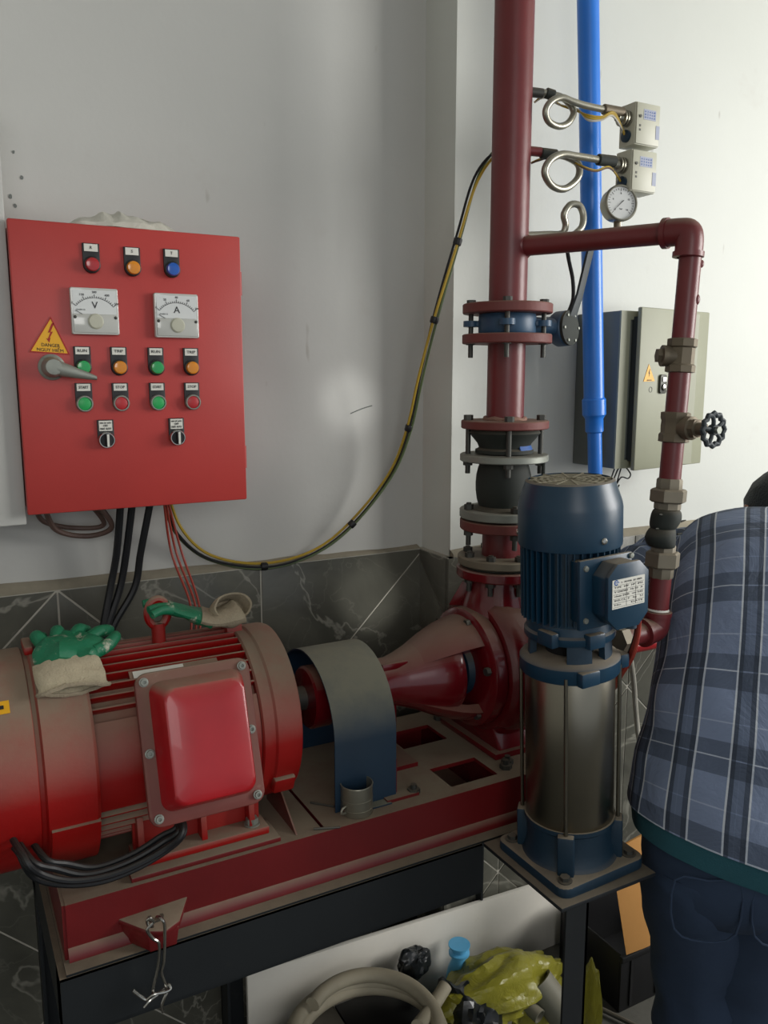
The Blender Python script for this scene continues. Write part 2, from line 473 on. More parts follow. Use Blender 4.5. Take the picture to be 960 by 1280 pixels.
def column_polys(i):
    """triangular pieces of column i: joints run corner to corner, zigzagging down the wall"""
    x0 = GX + i * CW; x1 = x0 + CW; even = i % 2 == 0
    pts = []; z = CAP; left = even
    pts = [(x0 if even else x1, CAP)]
    k = 1
    while pts[-1][1] > -.2:
        far = (k % 2 == 1)
        x = (x1 if even else x0) if far else (x0 if even else x1)
        pts.append((x, CAP - CW * k)); k += 1
    out = [[pts[0], (x1 if even else x0, CAP), pts[1]]]
    for j in range(len(pts) - 2): out.append([pts[j], pts[j + 1], pts[j + 2]])
    return out
def lay_tiles(parent, i0, i1, a0, a1, place, nrm, off=0.):
    for i in range(i0, i1):
        for poly in column_polys(i):
            c = clip_tile([(p[0] + off, p[1]) for p in poly], a0, a1, 0.0, CAP)
            c = [p for j, p in enumerate(c) if math.dist(p, c[j - 1]) > 1e-4]
            if len(c) < 3: continue
            c = inset(c, G)
            if len(c) < 3: continue
            e = random.uniform(-.0006, .0006)
            mb = MB().prism([place(p[0], p[1]) for p in c], V(nrm) * (.012 + e), bev=.0012)
            obj('tile', mb, 'marble', parent)
obj('grout_bed', MB().bb(-1.5, WX, WL - .0135, WL + .001, 0, CAP), 'grout', wall_left)
lay_tiles(wall_left, -3, 2, -1.4, WX - .001, lambda x, z: (x, WL - .004, z), (0, -1, 0))
obj('grout_bed', MB().bb(WX - .0125, 4.0, WR - .0135, WR + .001, 0, CAP).bb(WX - .0135, WX + .001, WR - .0135, WL - .012, 0, CAP), 'grout', wall_right)
lay_tiles(wall_right, 1, 3, 1.08, 1.08 + WL - WR + .004, lambda a, z: (WX - .004, WL - .004 - (a - 1.08), z), (-1, 0, 0))
lay_tiles(wall_right, 1, 9, WX - .016, 3.97, lambda x, z: (x, WR - .004, z), (0, -1, 0), .16)
def ledge(pts, z0, zf, dep, nrm, name, amp):
    # rough mortar bead left along the top edge of the tiles
    mb = MB(); R = []
    n = V(nrm)
    for i, p in enumerate(pts):
        h = zf(i / (len(pts) - 1)) + amp * mnoise.noise(V((p[0] * 9, p[1] * 9, 3)))
        p = V(p); R.append([p + V((0, 0, z0)) - n * .004, p + n * dep + V((0, 0, z0)), p + n * (dep - .003) + V((0, 0, z0 + h * .5)), p - n * .004 + V((0, 0, z0 + h))])
    mb.rings(R); return structure(obj(name, mb, 'cap_mortar', smooth=60))
ledge([(-1.4 + i * .05, WL, 0) for i in range(50)], CAP + .0005, lambda t: .03 - .022 * max(0, min(1, (t - .5) / .45)), .0155, (0, -1, 0), 'trim_1', .006)
ledge([(WX + i * .06, WR, 0) for i in range(49)], CAP + .0005, lambda t: .02 + .01 * t, .0165, (0, -1, 0), 'trim_2', .006)

# plaster chips and a scratch on the left wall
for px, py, w in ((17, 190, .0025), (27, 222, .0033), (13, 246, .0036), (19, 257, .0030)):
    c = P(px, py, Y=WL)
    obj('plaster_chip', MB().prism([c + V((math.cos(a) * w * (.7 + .5 * random.random()), 0, math.sin(a) * w * (.8 + .7 * random.random()))) for a in [i * PI / 4 for i in range(8)]], (0, -.0012, 0)), 'grey_dark', wall_left)
obj('wall_scratch', MB().tube([P(438, 517, Y=WL), P(452, 511, Y=WL), P(465, 507, Y=WL)], .0013, n=6, k=3), 'grey_dark', wall_left)

# ================================================================== RED CONTROL PANEL
def control_panel():
    x0, x1, z0, z1, yf, yb = .132, .537, 1.316, 1.820, 1.562, 1.758
    t = thing('electrical_cabinet', 'red steel control cabinet with meters, lamps and push buttons on the left wall', 'control panel', (.335, yb, z0))
    obj('cabinet_body', MB().bb(x0 + .004, x1 - .004, yf + .020, yb, z0 + .004, z1 - .004, .002), 'panel_red', t)
    door = obj('door', MB().bb(x0, x1, yf, yf + .018, z0, z1, .003), 'panel_red', t)
    for z in (1.40, 1.735): obj('hinge', MB().cyl((x1 + .001, yf + .014, z - .022), (x1 + .001, yf + .014, z + .022), .0045, n=10), 'panel_red', t)
    Y = yf
    def plate(name, x, z, h=.052):
        # black legend holder: rectangle on top, round collar below
        w = .029; r = w / 2
        pts = [(-w / 2, 0), (-w / 2, .0365), (w / 2, .0365), (w / 2, 0)] + [(r * math.cos(a), r * math.sin(a)) for a in [-PI * i / 12 for i in range(1, 12)]]
        return obj(name, MB().prism(plane_poly(pts, (x, Y, z), (1, 0, 0), (0, 0, 1)), (0, -.004, 0), .0008), 'black', t)
    def legend(par, x, z, txt, size, two=None):
        h = .0125 if not two else .0185
        zc = z + .0355 - h / 2 - .0005
        obj('legend_plate', MB().bb(x - .0115, x + .0115, Y - .0052, Y - .003, zc - h / 2, zc + h / 2), 'label_white', par)
        mb = MB()
        if two:
            mb.text('MAN  OFF  AUTO', .0038, (x, Y - .0054, zc + .005), width=.019); mb.text('OFF', .0055, (x, Y - .0054, zc), width=.008); mb.text('MAN  AUTO', .0052, (x, Y - .0054, zc - .0055), width=.019)
        else: mb.text(txt, size, (x, Y - .0054, zc), width=.016 if len(txt) > 2 else None)
        obj('lettering', mb, 'ink', par, smooth=0)
    def lamp(x, z, txt, lens, size=.007):
        p = plate('pilot_lamp', x, z)
        legend(p, x, z, txt, size)
        obj('collar', MB().lathe([(.0142, 0), (.0142, .006), (.0115, .0075)], (x, Y - .003, z), (0, -1, 0), 24), 'black', p)
        obj('lens', MB().lathe([(.0118, 0), (.0118, .008), (.0105, .0105), (.006, .0115), (0, .0115)], (x, Y - .006, z), (0, -1, 0), 24), lens, p)
    for x, z, s_, l in ((.2632, 1.7515, 'R', 'lens_red'), (.3333, 1.750, 'S', 'lens_orange'), (.404, 1.7515, 'T', 'lens_blue')): lamp(x, z, s_, l)
    for x, s_, l in ((.2388, 'RUN', 'lens_green'), (.3013, 'TRIP', 'lens_orange'), (.3676, 'RUN', 'lens_green'), (.4331, 'TRIP', 'lens_orange')): lamp(x, 1.5745, s_, l)
    for x, s_, l in ((.2375, 'START', 'button_green'), (.3008, 'STOP', 'button_red'), (.3674, 'START', 'button_green'), (.4325, 'STOP', 'button_red')):
        z = 1.5105; p = plate('push_button', x, z); legend(p, x, z, s_, .007)
        obj('bezel', MB().ring([(.0145, 0), (.0145, .008), (.0132, .0095), (.0118, .0095), (.0118, 0)], (x, Y - .003, z), (0, -1, 0), 24), 'zinc', p)
        obj('button_cap', MB().lathe([(.0117, 0), (.0117, .0075), (.010, .0085), (0, .0085)], (x, Y - .003, z), (0, -1, 0), 24), l, p)
    for x in (.2717, .4005):
        z = 1.4445; p = plate('selector_switch', x, z); legend(p, x, z, 'OFF', .006, True)
        obj('bezel', MB().ring([(.0148, 0), (.0148, .008), (.0135, .010), (.0122, .010), (.0122, 0)], (x, Y - .003, z), (0, -1, 0), 24), 'chrome', p)
        obj('knob', MB().lathe([(.0121, 0), (.0121, .009), (0, .009)], (x, Y - .003, z), (0, -1, 0), 24).bb(x - .0035, x + .0035, Y - .022, Y - .010, z - .0115, z + .0115, .001), 'black', p)
        obj('pointer_stripe', MB().bb(x - .0016, x + .0022, Y - .0228, Y - .0215, z - .011, z + .0115), 'label_white', p)
    def meter(name, x0, x1, z0, z1, letter, nums):
        xc, zc, w, h = (x0 + x1) / 2, (z0 + z1) / 2, x1 - x0, z1 - z0
        p = obj(name, MB().prism(plane_poly(rrect(w, h, .003), (xc, Y, zc), (1, 0, 0), (0, 0, 1)), (0, -.012, 0), .0015), 'meter_frame', t)
        zs = z0 + h * .44
        obj('dial', MB().bb(x0 + .004, x1 - .004, Y - .0126, Y - .010, zs, z1 - .004), 'dial_white', p)
        obj('lower_cover', MB().bb(x0 + .003, x1 - .003, Y - .0145, Y - .011, z0 + .003, zs - .0005, .001), 'meter_low', p)
        yk = Y - .0130; piv = V((xc, yk, zc - .018)); R = .041
        mk = MB()
        for i in range(21):
            a = math.radians(140 - 100 * i / 20); L = .006 if i % 5 == 0 else .003; d = V((math.cos(a), 0, math.sin(a))); q = V((-d.z, 0, d.x))
            wd = .0004
            mk.prism([piv + d * R + q * wd, piv + d * R - q * wd, piv + d * (R + L) - q * wd, piv + d * (R + L) + q * wd], (0, -.0003, 0))
        arc = [piv + V((math.cos(math.radians(140 - 100 * i / 24)), 0, math.sin(math.radians(140 - 100 * i / 24)))) * R for i in range(25)]
        mk.tube(arc, .0003, n=4, k=1)
        for i, nm in enumerate(nums):
            a = math.radians(140 - 100 * i / (len(nums) - 1)); mk.text(nm, .0055, piv + V((math.cos(a), 0, math.sin(a))) * (R + .0095 if 0 < i < len(nums) - 1 else R + .008), depth=.0002)
        mk.text(letter, .017, (xc, yk, zc + .010), depth=.0003)
        mk.text('CLASS 1.5', .0035, (xc - .024, yk, zs + .007), depth=.0002)
        obj('dial_marks', mk, 'ink', p, smooth=0)
        a = math.radians(150); d = V((math.cos(a), 0, math.sin(a)))
        obj('needle', MB().tube([piv + d * .012 + V((0, -.0006, 0)), piv + d * .038 + V((0, -.0006, 0))], .0004, n=5, k=1), 'ink', p)
        obj('zero_dome', MB().lathe([(.0135, 0), (.0135, .001), (.011, .003), (0, .0034)], (xc, Y - .0142, zc - .0175), (0, -1, 0), 24), 'switch_grey', p)
        for sx in (-1, 1): obj('screw', MB().lathe([(.0028, 0), (.0028, .001), (.001, .0022)], (xc + sx * (w / 2 - .006), Y - .0142, z0 + h * .37), (0, -1, 0), 12), 'dark_steel', p)
    meter('voltmeter', .2230, .3035, 1.6315, 1.7115, 'V', ['0', '150', '300', '400', '500'])
    meter('ammeter', .3672, .4480, 1.6290, 1.7085, 'A', ['0', '20', '40', '60', '100'])
    # warning triangle
    a, b_, c = V((.1905, Y, 1.6610)), V((.1520, Y, 1.6000)), V((.2185, Y, 1.5960))
    s_ = obj('warning_sign', MB().prism([a, b_, c], (0, -.0012, 0)), 'yellow', t, label='yellow triangle high voltage sticker')
    ctr = (a + b_ + c) / 3
    R = [[p + V((0, -.0013, 0)), ctr + (p - ctr) * .9 + V((0, -.0013, 0))] for p in (a, b_, c)]
    mb = MB()
    for i in range(3):
        o1, i1 = R[i]; o2, i2 = R[(i + 1) % 3]; mb.prism([o1, o2, i2, i1], (0, -.0003, 0))
    bolt = [(.002, .034), (-.0045, .018), (-.0008, .0185), (-.005, .0075), (-.0075, .0085), (-.0035, .001), (-.0008, .0095), (-.0026, .0085), (.003, .020), (-.0006, .0195), (.0055, .034)]
    mb.prism(plane_poly([(x * 1.1, z) for x, z in bolt], (.1895, Y - .0013, 1.6155), (1, 0, 0), (0, 0, 1)), (0, -.0003, 0))
    obj('bolt_symbol', mb, 'ink_red', s_, smooth=0)
    obj('lettering', MB().text('DANGER', .0082, (.1878, Y - .0014, 1.6118), X=(1, 0, -.06), width=.030, depth=.0003).text('NGUY HI\u1ec2M', .0078, (.1868, Y - .0014, 1.6035), X=(1, 0, -.06), width=.043, depth=.0003), 'ink', s_, smooth=0)
    # handle
    h = obj('door_handle', MB().lathe([(.0225, 0), (.0225, .004), (.018, .007), (.0165, .026), (.013, .034), (0, .036)], (.187, Y, 1.5745), (0, -1, 0), 28), 'zinc', t, label='grey metal lever handle')
    tip = P(121, 472.5, Y=Y - .024)
    h_ = MB(); A0 = V((.187, Y - .025, 1.5745)); d = (tip - A0)
    R = []
    for k, (w, tck) in enumerate(((.0125, .0105), (.013, .0105), (.011, .009), (.0085, .0065), (.0065, .005), (.0035, .003))):
        c = A0 + d * (k / 5.0); n = V((0, 0, 1)); R.append([c + n * w * math.cos(2 * PI * i / 14) + V((0, -1, 0)) * tck * math.sin(2 * PI * i / 14) for i in range(14)])
    obj('lever', h_.rings(R), 'zinc', h)
    return t
control_panel()

# white cabinet left of it
t = thing('wall_cabinet', 'plain white metal cabinet at the left edge, beside the red control cabinet', 'cabinet', (-.1, 1.755, 1.29))
obj('cabinet_body', MB().bb(-.42, .1312, 1.60, 1.756, 1.298, 2.035, .003), 'white_metal', t)
obj('door', MB().bb(-.42, .1312, 1.583, 1.599, 1.296, 2.037, .003), 'white_metal', t)

# crumpled clear bag on top of the control panel
def crumple(c, scale, seed, amp=.35, sub=4, f=2.2, flat=None):
    mb = MB(); bmesh.ops.create_icosphere(mb.b, subdivisions=sub, radius=1)
    for v in mb.b.verts:
        p = v.co.copy(); q = p * f + V((seed, seed * 1.7, -seed))
        r = 1 + amp * .9 * mnoise.noise(q * .8) + amp * .75 * (.25 - abs(mnoise.noise(q * 1.5 + V((.6 * mnoise.noise(q * 1.2), 0, 0))))) + amp * .16 * (.2 - abs(mnoise.noise(q * 4)))
        w = V((p.x * scale[0], p.y * scale[1], p.z * scale[2])) * r + V(c)
        if flat is not None and w.z < flat: w.z = flat
        v.co = w
    return mb
def sheet_bag():
    mb = MB(); nx, ny = 26, 9; R = []
    for i in range(nx + 1):
        u = i / nx; row = []
        ring = []
        w = .055 * (.55 + .45 * math.sin(PI * min(1, u * 1.05 + .05)) ** .5)
        hh = .005 + .032 * math.sin(PI * u) ** .6 * (.65 + .5 * abs(mnoise.noise(V((u * 5, 2, 0)))))
        for j in range(18):
            a = 2 * PI * j / 18
            y = math.cos(a) * w; z = math.sin(a)
            z = max(0, z) * hh * (1 + .5 * mnoise.noise(V((u * 9, a * 1.3, 4)))) + (0 if z > 0 else 0) + .001
            ring.append(V((.236 + u * .190, 1.625 + y + .006 * mnoise.noise(V((u * 7, a, 8))), 1.8205 + z)))
        R.append(ring)
    mb.rings(R); return mb
tag(obj('plastic_bag', sheet_bag(), 'bag_clear', smooth=25), 'crumpled pale plastic bag lying on top of the red control cabinet', 'plastic bag')

# ------------------------------------------------------------------ cables at the control panel
def cable(name, pts, r, m, label, cat='cable', group=None, n=8, k=8, parent=None):
    o = obj(name, MB().tube(pts, r, n=n, k=k), m, parent)
    if not parent: tag(o, label, cat, group)
    return o
zb = 1.3195
for i, (xa, xm, xe, w) in enumerate(((152, 146, 128, 'leftmost'), (167, 158, 133, 'middle'), (190, 176, 139, 'rightmost, most slanted'))):
    a = P(xa, 640, Y=1.66); a.z = zb - .001
    cable('power_cable', [a, P(xm, 690, Y=1.69), P(xm - 8, 735, Y=1.70), P(xe, 790, Y=1.69), P(xe - 8, 850, Y=1.67)], .0075, 'black_cable',
          'thick black power cable under the red cabinet, %s of the three' % w, group='black power cables')
cable('control_cable', [V((.17, 1.67, zb)), P(70, 662, Y=1.70), P(110, 670, Y=1.72), P(140, 658, Y=1.69), V((.262, 1.67, zb))], .0055, 'wire_brown', 'lower of two brown cable loops sagging under the red cabinet', group='brown cable loops')
cable('control_cable', [V((.155, 1.69, zb)), P(55, 652, Y=1.72), P(95, 660, Y=1.74), P(130, 655, Y=1.72), V((.25, 1.70, zb))], .005, 'wire_brown', 'upper of two brown cable loops sagging under the red cabinet', group='brown cable loops')
for i, (xa, xm, xe) in enumerate(((205, 214, 237), (207, 220, 243), (209, 227, 248))):
    cable('red_wire', [V((P(xa, 640, Y=1.66).x, 1.66, zb)), P(xm, 690, Y=1.69), P(xe, 752, Y=1.63), P(xe + 2, 790, Y=1.58)], .0026, 'wire_red',
          'thin red wire from the red cabinet down behind the motor, %s of three' % ('left', 'middle', 'right')[i], 'wire', 'thin red wires', n=6)
def harness():
    t = thing('sensor_cable', 'yellow and dark sensor cable sagging from the red cabinet up to the riser pipe', 'cable', (.40, 1.66, zb))
    base = [V((.398, 1.665, zb)), P(222, 664, Y=1.70), P(262, 697, Y=1.735), P(330, 708, Y=1.742), P(390, 692, Y=1.735), P(440, 655, Y=1.72), P(488, 594, Y=1.69), P(511, 535, Y=1.66), P(526, 470, Y=1.62), P(543, 400, Y=1.585), P(572, 302, Y=1.56), P(593, 230, Y=1.54), P(613, 196, Y=1.50), P(630, 188, Y=1.485)]
    q = crom(base, 6)
    for j, (m, r) in enumerate((('wire_yellow', .0032), ('wire_green', .003), ('black_cable', .003))):
        pts = []
        for i, p in enumerate(q):
            a = i * .07 + j * 2.1; w = .0065 * (1 + .6 * mnoise.noise(V((i * .11, j * 5, 0))))
            pts.append(p + V((math.cos(a) * w, math.sin(a) * w * .6, math.sin(a + .6) * w)))
        obj('wire', MB().tube(pts, r, n=6, k=1), m, t)
    for px, py, Y in ((330, 708, 1.742), (440, 655, 1.72), (511, 535, 1.66), (543, 400, 1.585), (572, 302, 1.56)):
        c = P(px, py, Y=Y); j = min(range(len(q)), key=lambda i: (q[i] - c).length); d = (q[min(j + 1, len(q) - 1)] - q[max(j - 1, 0)]).normalized()
        obj('tape_band', MB().lathe([(.0085, 0), (.0095, .003), (.0095, .012), (.0085, .015)], q[j] - d * .0075, d, 12), 'black', t)
harness()

# ================================================================== STEEL STAND
AY, AZ = 1.43, .934           # shaft axis of motor and pump
DK = .66                      # deck height
def stand():
    t = thing('steel_stand', 'black welded steel stand under the red baseplate and the blue pump', 'stand', (.6, 1.4, 0))
    def cbeam(x0, x1, y, s):   # channel section, open side away from the camera when s=+1
        return MB().bb(x0, x1, y, y + .006, DK - .1, DK).bb(x0, x1, min(y, y + s * .05), max(y + .006, y + s * .05), DK - .006, DK).bb(x0, x1, min(y, y + s * .05), max(y + .006, y + s * .05), DK - .1, DK - .094)
    obj('front_rail', cbeam(.10, .872, 1.203, 1), 'frame_black', t)
    obj('rear_rail', cbeam(.10, 1.20, 1.652, -1), 'frame_black', t)
    for x in (.10, .5, 1.15): obj('cross_rail', MB().bb(x, x + .006, 1.215 if x < .8 else 1.19, 1.65, DK - .1, DK - .007).bb(x, x + .05, 1.215 if x < .8 else 1.19, 1.65, DK - .007, DK - .001), 'frame_black', t)
    obj('deck_plate', MB().bb(.11, 1.16, 1.21, 1.65, DK - .0005, DK + .004), 'frame_black', t)
    def leg(x, y, sx, sy, w=.05): # angle iron
        return MB().bb(min(x, x + sx * w), max(x, x + sx * w), min(y, y + sy * .006), max(y, y + sy * .006), 0, DK - .007).bb(min(x, x + sx * .006), max(x, x + sx * .006), min(y, y + sy * w), max(y, y + sy * w), 0, DK - .007)
    obj('leg', leg(.10, 1.209, 1, 1), 'frame_black', t)
    obj('leg', leg(.10, 1.64, 1, -1), 'frame_black', t)
    obj('leg', leg(.47, 1.64, 1, -1), 'frame_black', t)
    obj('leg', leg(1.15, 1.64, 1, -1), 'frame_black', t)
    obj('gusset', MB().prism([(.52, 1.640, DK - .007), (.52, 1.640, DK - .24), (.60, 1.640, DK - .007)], (0, .006, 0)), 'frame_black', t)
    # bracket for the blue pump
    obj('pump_plate', MB().bb(.870, 1.090, .970, 1.200, DK, DK + .008, .0015), 'plate_black', t)
    obj('bracket_arm', MB().bb(.925, .931, 1.025, 1.21, DK - .04, DK), 'frame_black', t)
    obj('bracket_arm', MB().bb(1.03, 1.036, 1.025, 1.21, DK - .04, DK), 'frame_black', t)
    obj('leg', MB().bb(.884, .934, .974, .979, 0, DK).bb(.929, .934, .974, 1.02, 0, DK), 'frame_black', t)
stand()

# ================================================================== RED BASEPLATE
BT = .757
def baseplate():
    t = thing('baseplate', 'long red channel baseplate carrying the motor and pump, dusty on top', 'baseplate', (.62, 1.43, DK + .004))
    z0, z1, yf, yb, xa, xb = DK + .004, BT, 1.243, 1.617, .118, 1.17
    # front and rear webs with a flared foot
    prof = [(yf, z1), (yf, z0 + .02), (yf - .006, z0 + .012), (yf - .008, z0), (yf + .006, z0), (yf + .008, z0 + .03), (yf + .008, z1)]
    obj('side_web', MB().prism([(xa, y, z) for y, z in prof], (xb - xa, 0, 0)), 'base_red', t)
    prof2 = [(2 * 1.43 - y, z) for y, z in prof]
    obj('side_web', MB().prism([(xa, y, z) for y, z in prof2], (xb - xa, 0, 0)), 'base_red', t)
    obj('end_web', MB().bb(xa - .005, xa + .003, yf + .002, yb - .002, z0, z1 - .0005), 'base_red', t)
    # top plate with two rectangular windows
    w0 = (.843, .955, 1.272, 1.356); w1 = (.843, .945, 1.462, 1.546)
    mb = MB(); tk = .008; xs0 = .56
    mb.bb(xs0, w0[0], yf + .0079, yb - .0079, z1 - tk, z1)
    mb.bb(w0[1], xb, yf + .0079, yb - .0079, z1 - tk, z1)
    mb.bb(w0[0], w0[1], yf + .0079, w0[2], z1 - tk, z1); mb.bb(w0[0], w0[1], w0[3], w1[2], z1 - tk, z1); mb.bb(w0[0], w0[1], w1[3], yb - .0079, z1 - tk, z1)
    obj('top_plate', mb, 'base_red', t)
    obj('top_plate', MB().bb(xa, xs0 - .006, yf + .0079, yb - .0079, z1 - tk, z1), 'base_red', t)
    obj('floor_pan', MB().bb(.60, xb - .01, yf + .01, yb - .01, z0, z0 + .006), 'pump_red', t)
    obj('inner_rib', MB().bb(.82, .826, yf + .01, yb - .01, z0 + .006, z1 - tk), 'pump_red', t)
    obj('inner_rib', MB().bb(.975, .981, yf + .01, yb - .01, z0 + .006, z1 - tk), 'pump_red', t)
    # foundation lugs at the front
    for x, nm in ((.245, 'foot_lug'), (1.06, 'foot_lug')):
        lug = MB(); zt = z0 + .044
        poly = [(x - .052, yf + .002, zt), (x + .062, yf + .002, zt + .004), (x + .036, yf - .044, zt - .004), (x + .012, yf - .052, zt - .008), (x - .012, yf - .044, zt - .006)]
        lug.prism(poly, (0, 0, -.010), .002)
        lug.prism([(x + .055, yf + .002, zt), (x + .034, yf - .044, zt - .006), (x + .03, yf - .042, z0 + .002), (x + .045, yf, z0 + .002)], (-.008, 0, 0), .001)
        lug.prism([(x - .05, yf + .002, zt - .004), (x - .014, yf - .043, zt - .008), (x - .012, yf - .042, z0 + .002), (x - .04, yf, z0 + .002)], (.008, 0, 0), .001)
        lug.prism([(x - .012, yf - .044, zt - .012), (x + .034, yf - .046, zt - .012), (x + .03, yf - .043, z0), (x - .012, yf - .042, z0)], (0, .008, 0), .001)
        l_ = obj(nm, lug, 'base_red', t)
        obj('bolt_hole', MB().ring([(.008, -.0006), (.008, .0012), (.0125, .0012), (.0125, -.0006)], (x + .004, yf - .020, zt - .002), (0, 0, 1), 20).lathe([(.008, 0), (.008, .0008)], (x + .004, yf - .020, zt - .003), (0, 0, 1), 20), 'dark_steel', l_)
    # packing strips under the motor feet
    obj('packing_strip', MB().bb(.22, .475, 1.252, 1.318, z1, z1 + .008, .001), 'base_red', t)
    obj('packing_strip', MB().bb(.22, .475, 1.545, 1.608, z1, z1 + .008, .001), 'base_red', t)
    # gusset fin and guard brackets
    obj('gusset', MB().prism([(.505, yf + .012, z1 - .001), (.505, yf + .16, z1 - .001), (.505, yf + .16, z1 + .085), (.505, yf + .135, z1 + .085)], (.003, 0, 0)), 'pump_red', t)
    obj('guard_bracket', MB().prism([(.728, 1.296, z1), (.728, 1.40, z1), (.728, 1.296, z1 + .075)], (.004, 0, 0)), 'base_red', t)
    obj('guard_bracket', MB().bb(.70, .77, 1.275, 1.305, z1, z1 + .006), 'base_red', t)
    for x, y in ((.765, 1.288), (1.0, 1.30), (.995, 1.56), (.985, 1.285)):
        obj('bolt', MB().hexa((x, y, z1), (0, 0, 1), .013, .009).cyl((x, y, z1 + .009), (x, y, z1 + .018), .006, n=10), 'dark_steel', t)
    return t
baseplate()

# ================================================================== ELECTRIC MOTOR
def motor():
    t = thing('electric_motor', 'large dusty red electric motor on the baseplate below the red control cabinet', 'motor', (.3, AY, BT))
    o = (0, AY, AZ); ax = (1, 0, 0)
    def L(prof, n=72): return MB().lathe([(r, x) for r, x in prof], o, ax, n)
    c = obj('fan_cowl', L([(.06, -.30), (.14, -.298), (.168, -.285), (.1765, -.262), (.178, -.24), (.178, .094), (.1755, .096)]), 'motor_red', t)
    obj('arrow_sticker', MB().prism([V((0, AY, AZ)) + V((x, -math.sin(a) * .1784, math.cos(a) * .1784)) for x, a in ((.030, .80), (.066, .80), (.066, .68), (.030, .68))], (0, -.0006, .0006)), 'yellow', c, label='small yellow arrow sticker')
    da = .74; q = V((.048, AY - math.sin(da) * .1793, AZ + math.cos(da) * .1793)); tv = V((0, math.cos(da), math.sin(da)))
    obj('arrow_print', MB().prism([q + V((x, 0, 0)) + tv * y for x, y in ((-.010, 0), (-.001, .008), (-.001, .003), (.010, .003), (.010, -.003), (-.001, -.003), (-.001, -.008))], V((0, -.67, .74)) * .0006), 'ink', c)
    # non-drive end shield
    es = L([(.15, .094), (.1745, .096), (.1745, .102), (.182, .105), (.182, .176), (.178, .181), (.15, .182)])
    e = obj('end_shield', es, 'motor_red', t)
    obj('mounting_ear', MB().rings([[V((x, AY - math.sin(math.radians(a)) * rr, AZ + math.cos(math.radians(a)) * rr)) for rr, x in ((.17, .108), (.1875, .108), (.1875, .1795), (.17, .1795))] for a in range(108, 157, 4)]), 'motor_red', t)
    obj('bolt', MB().hexa(P(102, 1037, Y=AY - .158), (0, -.8, -.6), .009, .010), 'zinc', t)
    rim = MB().bb(.098, .112, AY - .03, AY + .03, AZ + .178, AZ + .192, .003)
    obj('rim_lug', rim, 'motor_red', t)
    # stator frame
    R0 = .1475
    obj('stator_frame', L([(R0, .178), (R0, .458)]), 'motor_red', t)
    def fin(a, x0, x1, h=.0165, w=.0032):
        d = V((0, -math.sin(a), math.cos(a))); s_ = V((0, math.cos(a), math.sin(a)))
        b = V((0, AY, AZ)); r0, r1 = R0 - .003, R0 + h
        p = [b + d * r0 + s_ * w, b + d * r1 + s_ * (w * .55), b + d * r1 - s_ * (w * .55), b + d * r0 - s_ * w]
        return MB().prism([V((x0, 0, 0)) + v for v in p], (x1 - x0, 0, 0), .0008)
    for k in range(-12, 25):
        a = math.radians(k * 7.2)
        deg = k * 7.2
        if 52 < deg < 110: continue
        x1 = .452
        if deg in (0, 1): pass
        obj('cooling_fin', fin(a, .180, x1), 'motor_red', t)
    # flat pad strip on the upper front and smooth shoulder behind the terminal box
    for a0, a1, h in ((58, 112, .012), (28.5, 36.2, .0145)):
        prof = [(R0 - .004, .182 if h < .013 else .25), (R0 + h, .182 if h < .013 else .25), (R0 + h, .452 if h < .013 else .40), (R0 - .004, .452 if h < .013 else .40)]
        obj('smooth_pad', MB().ring(prof, o, ax, 14, math.radians(a0), math.radians(a1), ref=(0, -1e-4, 1)) if False else
            MB().rings([[V((x, AY - math.sin(math.radians(a0 + (a1 - a0) * i / 12)) * r, AZ + math.cos(math.radians(a0 + (a1 - a0) * i / 12)) * r)) for r, x in prof] for i in range(13)]), 'motor_red', t)
    # drive end bell
    obj('drive_end_bell', L([(.12, .452), (.160, .453), (.1635, .456), (.1635, .468), (.157, .470), (.157, .478), (.160, .482), (.160, .520), (.157, .528), (.150, .531), (.07, .534), (.07, .545), (.03, .545)]), 'motor_red', t)
    obj('bell_ear', MB().prism([(.478, AY - .135, AZ - .075), (.478, AY - .149, AZ - .080), (.478, AY - .136, AZ - .110), (.478, AY - .11, AZ - .105)], (.040, 0, 0), .004), 'motor_red', t)
    obj('bell_ear', MB().prism([(.44, AY - .02, AZ + .15), (.44, AY - .015, AZ + .182), (.44, AY + .015, AZ + .182), (.44, AY + .02, AZ + .15)], (.03, 0, 0), .004), 'motor_red', t)
    obj('shaft', MB().cyl((.53, AY, AZ), (.60, AY, AZ), .024), 'dark_steel', t)
    # lifting eye
    ec = P(197, 766, Y=AY - .01)
    mb = MB().tube([ec + V((math.cos(i * PI / 6) * .017, 0, math.sin(i * PI / 6) * .024)) for i in range(12)], .0075, n=10, k=3, closed=True)
    mb.cyl((ec.x, ec.y, AZ + R0 - .005), (ec.x, ec.y, ec.z - .018), .012, n=16)
    obj('lifting_eye', mb, 'motor_red', t)
    # nameplate strip on the shoulder
    a = math.radians(33); d = V((0, -math.sin(a), math.cos(a))); s_ = V((0, -math.cos(a), -math.sin(a))); c0 = V((.298, AY, AZ)) + d * .1625
    obj('nameplate', MB().prism([c0 + V((-.042, 0, 0)) - s_ * .007, c0 + V((.042, 0, 0)) - s_ * .007, c0 + V((.042, 0, 0)) + s_ * .007, c0 + V((-.042, 0, 0)) + s_ * .007], d * .001), 'label_white', t, label='white printed rating strip')
